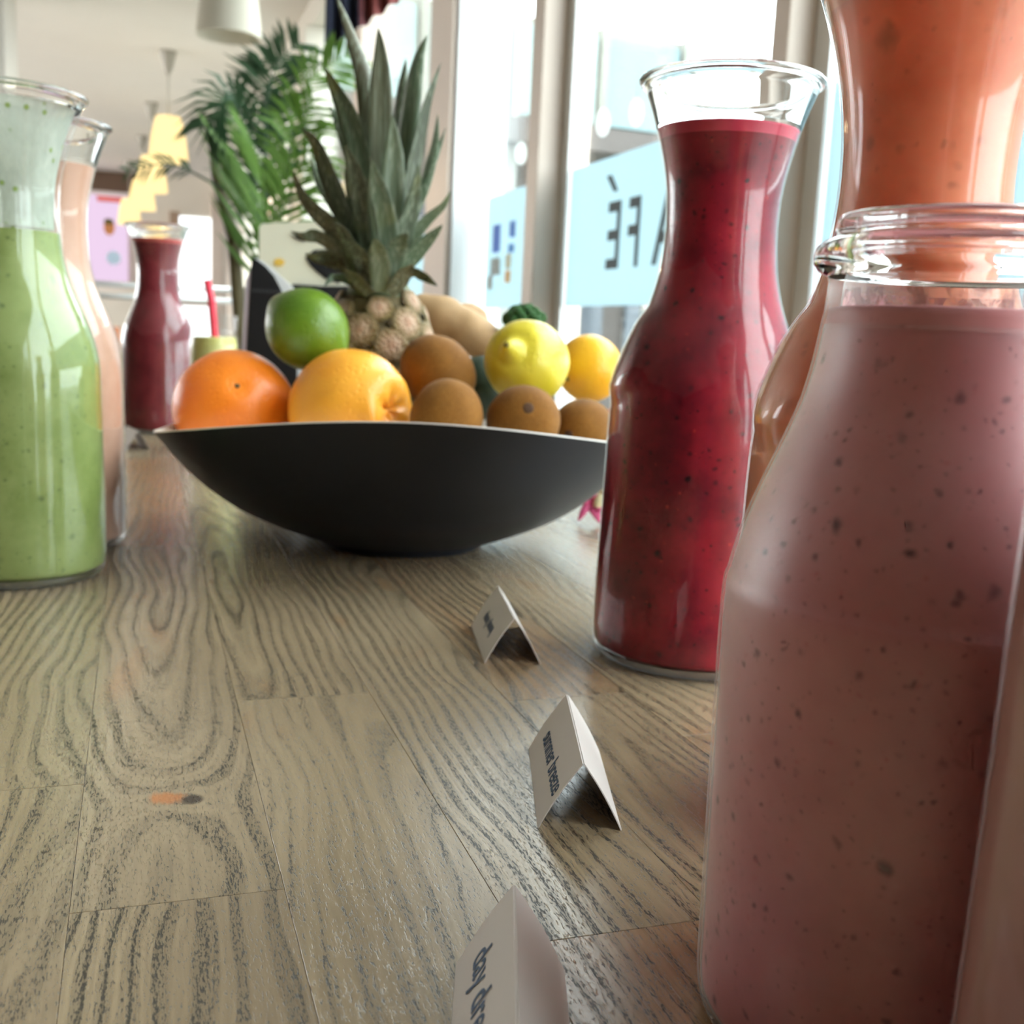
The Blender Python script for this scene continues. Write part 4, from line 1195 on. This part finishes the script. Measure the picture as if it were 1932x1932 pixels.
# ------------------------------------------------------------------ pendant lamps
M_shade_on = emit('lit_shade', (1.0, 0.74, 0.33, 1), 1.05)
t = NT('white_shade'); d1 = t.n('ShaderNodeBsdfDiffuse', Color=srgb(226, 220, 206)); d2 = t.n('ShaderNodeBsdfTranslucent', Color=srgb(226, 218, 200))
mx = t.n('ShaderNodeMixShader', Fac=0.3); t.t.links.new(d1.outputs[0], mx.inputs[1]); t.t.links.new(d2.outputs[0], mx.inputs[2]); t.surf(mx.outputs[0])
M_shade_off = t.m
M_fit = plain('lamp_fitting', srgb(170, 164, 152), 0.5, 0.05, 20)
lamps = [(432, 70, 4.3, False, 0.118, 'unlit white pendant lamp shade hanging nearest above the palm'), (318, 305, 8.0, True, 0.135, 'first glowing yellow pendant lamp of the receding row'),
         (286, 362, 9.9, True, 0.135, 'second glowing yellow pendant lamp of the receding row'), (268, 396, 11.7, True, 0.135, 'third glowing yellow pendant lamp of the receding row'), (244, 424, 13.6, True, 0.135, 'last glowing yellow pendant lamp of the receding row')]
for (px, py, y, on, r, lab) in lamps:
    b = at_y(px, py, y)
    L = empty('pendant_lamp', (b.x, b.y, b.z), 0, lab, 'lamp', 'pendant lamps in a row')
    H = 0.30
    pf = [(r, 0.0), (r * 0.98, 0.03), (r * 0.84, 0.18), (r * 0.66, H - 0.02), (r * 0.60, H)]
    ring = pf + [(r * 0.57, H - 0.004)] + [(a - 0.004, z) for a, z in reversed(pf)]
    vs, fs = lathe(ring + [ring[0]], 40)
    pyd('shade', vs, fs, M_shade_on if on else M_shade_off, L)
    vs, fs = lathe([(0, H - 0.01), (r * 0.565, H - 0.012), (r * 0.565, H - 0.004), (0, H - 0.003)], 32)
    pyd('shade_top', vs, fs, M_shade_on if on else M_shade_off, L)
    vs, fs = tube([(0, 0, H - 0.004), (0, 0, CEIL - b.z - 0.02)], 0.006, 8); pyd('cord', vs, fs, M_fit, L)
    zt = CEIL - b.z
    vs, fs = lathe([(0.008, zt - 0.16), (0.03, zt - 0.12), (0.055, zt - 0.02), (0.058, zt - 0.001), (0.0, zt - 0.001)], 24); pyd('ceiling_cup', vs, fs, M_fit, L)
    if on and y < 9:
        pt = bpy.data.lights.new('lamp_bulb', 'POINT'); pt.energy = 60; pt.color = (1.0, 0.72, 0.40); pt.shadow_soft_size = 0.05
        po_ = bpy.data.objects.new('lamp_bulb', pt); COL.objects.link(po_); po_.parent = L; po_.location = (0, 0, 0.02)
    vs, fs = ball(16, 10, lambda d: d * 0.035)
    pyd('bulb', [v + Vector((0, 0, 0.14)) for v in vs], fs, emit('bulb_glow', (1, 0.85, 0.6, 1), 4.0) if on else M_white, L)

# ------------------------------------------------------------------ far room: menu board, railing, chairs
mbp = at_s(215, 450, S1 - 0.08)
board = empty('menu_board', (mbp.x, mbp.y, mbp.z), ROT, 'backlit pale pink menu board on the far wall below the dark band', 'sign')
M_board = emit('backlit_board', (0.95, 0.72, 0.95, 1), 0.62)
kx = FPX / ((mbp - CAM).dot(_F))
def bpx(px, py): return ((px - 215) / kx, (450 - py) / kx)
(x0, z0), (x1, z1) = bpx(120, 532), bpx(240, 372)
box('panel', x0, x1, -0.02, 0.03, z0, z1, M_board, board, 0.004)
def blob(name, pxs, col, k):
    bm = bmesh.new()
    f_ = [bm.verts.new((bpx(a, b)[0], -0.021 - 0.002 * k, bpx(a, b)[1])) for a, b in pxs]
    b_ = [bm.verts.new((v.co.x, -0.0195, v.co.z)) for v in f_]
    bm.faces.new(f_); bm.faces.new(list(reversed(b_)))
    for q in range(len(f_)): bm.faces.new((f_[q], b_[q], b_[(q + 1) % len(f_)], f_[(q + 1) % len(f_)]))
    frombm(name, bm, plain(name + '_print', srgb(*col), 0.5, 0.05, 4), board)
ov = lambda cx_, cy_, rx, ry: [(cx_ + rx * math.cos(a * PI / 8), cy_ + ry * math.sin(a * PI / 8)) for a in range(16)]
blob('red_strip', [(186, 374), (230, 374), (230, 384), (186, 384)], (250, 120, 110), 1)
blob('fruit_picture', ov(207, 430, 10, 15), (214, 140, 84), 1)
blob('leaf_picture', ov(206, 420, 9, 6), (104, 92, 40), 2)
blob('blue_disc', ov(214, 486, 13, 13), (196, 222, 244), 1)

rl_ = at_y(310, 548, 3.6)
rail = empty('steel_railing', (rl_.x, rl_.y, FLOOR), math.radians(4), 'two bar steel railing across the room behind the dark red carafe', 'railing')
zr1 = at_y(310, 541, 3.6).z - FLOOR; zr2 = at_y(310, 563, 3.6).z - FLOOR
for zr in (zr1, zr2):
    vs, fs = tube([(-1.4, 0, zr), (0.28, 0, zr)], 0.009, 12); pyd('bar', vs, fs, M_chrome, rail)
for xr in (-1.38, -0.45, 0.26):
    vs, fs = tube([(xr, 0, 0), (xr, 0, zr1 + 0.01)], 0.012, 12); pyd('upright', vs, fs, M_chrome, rail)
def wood_chair(loc, rz, label):
    M_cw = bpy.data.materials.get('chair_wood') or plain('chair_wood', srgb(176, 104, 62), 0.5, 0.12, 14)
    ch = empty('wooden_chair', loc, rz, label, 'chair', 'wooden chairs in the far room')
    box('seat', -0.21, 0.21, -0.2, 0.2, 0.43, 0.455, M_cw, ch, 0.006)
    for x in (-0.18, 0.18):
        box('leg', x - 0.018, x + 0.018, -0.18, -0.145, 0, 0.43, M_cw, ch)
        box('leg', x - 0.018, x + 0.018, 0.15, 0.185, 0, 0.43, M_cw, ch)
        box('back_post', x - 0.018, x + 0.018, 0.16, 0.19, 0.455, 0.86, M_cw, ch)
    for z in (0.60, 0.70, 0.80): box('back_slat', -0.162, 0.162, 0.167, 0.183, z - 0.03, z + 0.03, M_cw, ch)
    return ch
c1 = at_y(226, 640, 4.4); wood_chair((c1.x, c1.y, FLOOR), 2.6, 'orange brown wooden chair behind the steel railing')
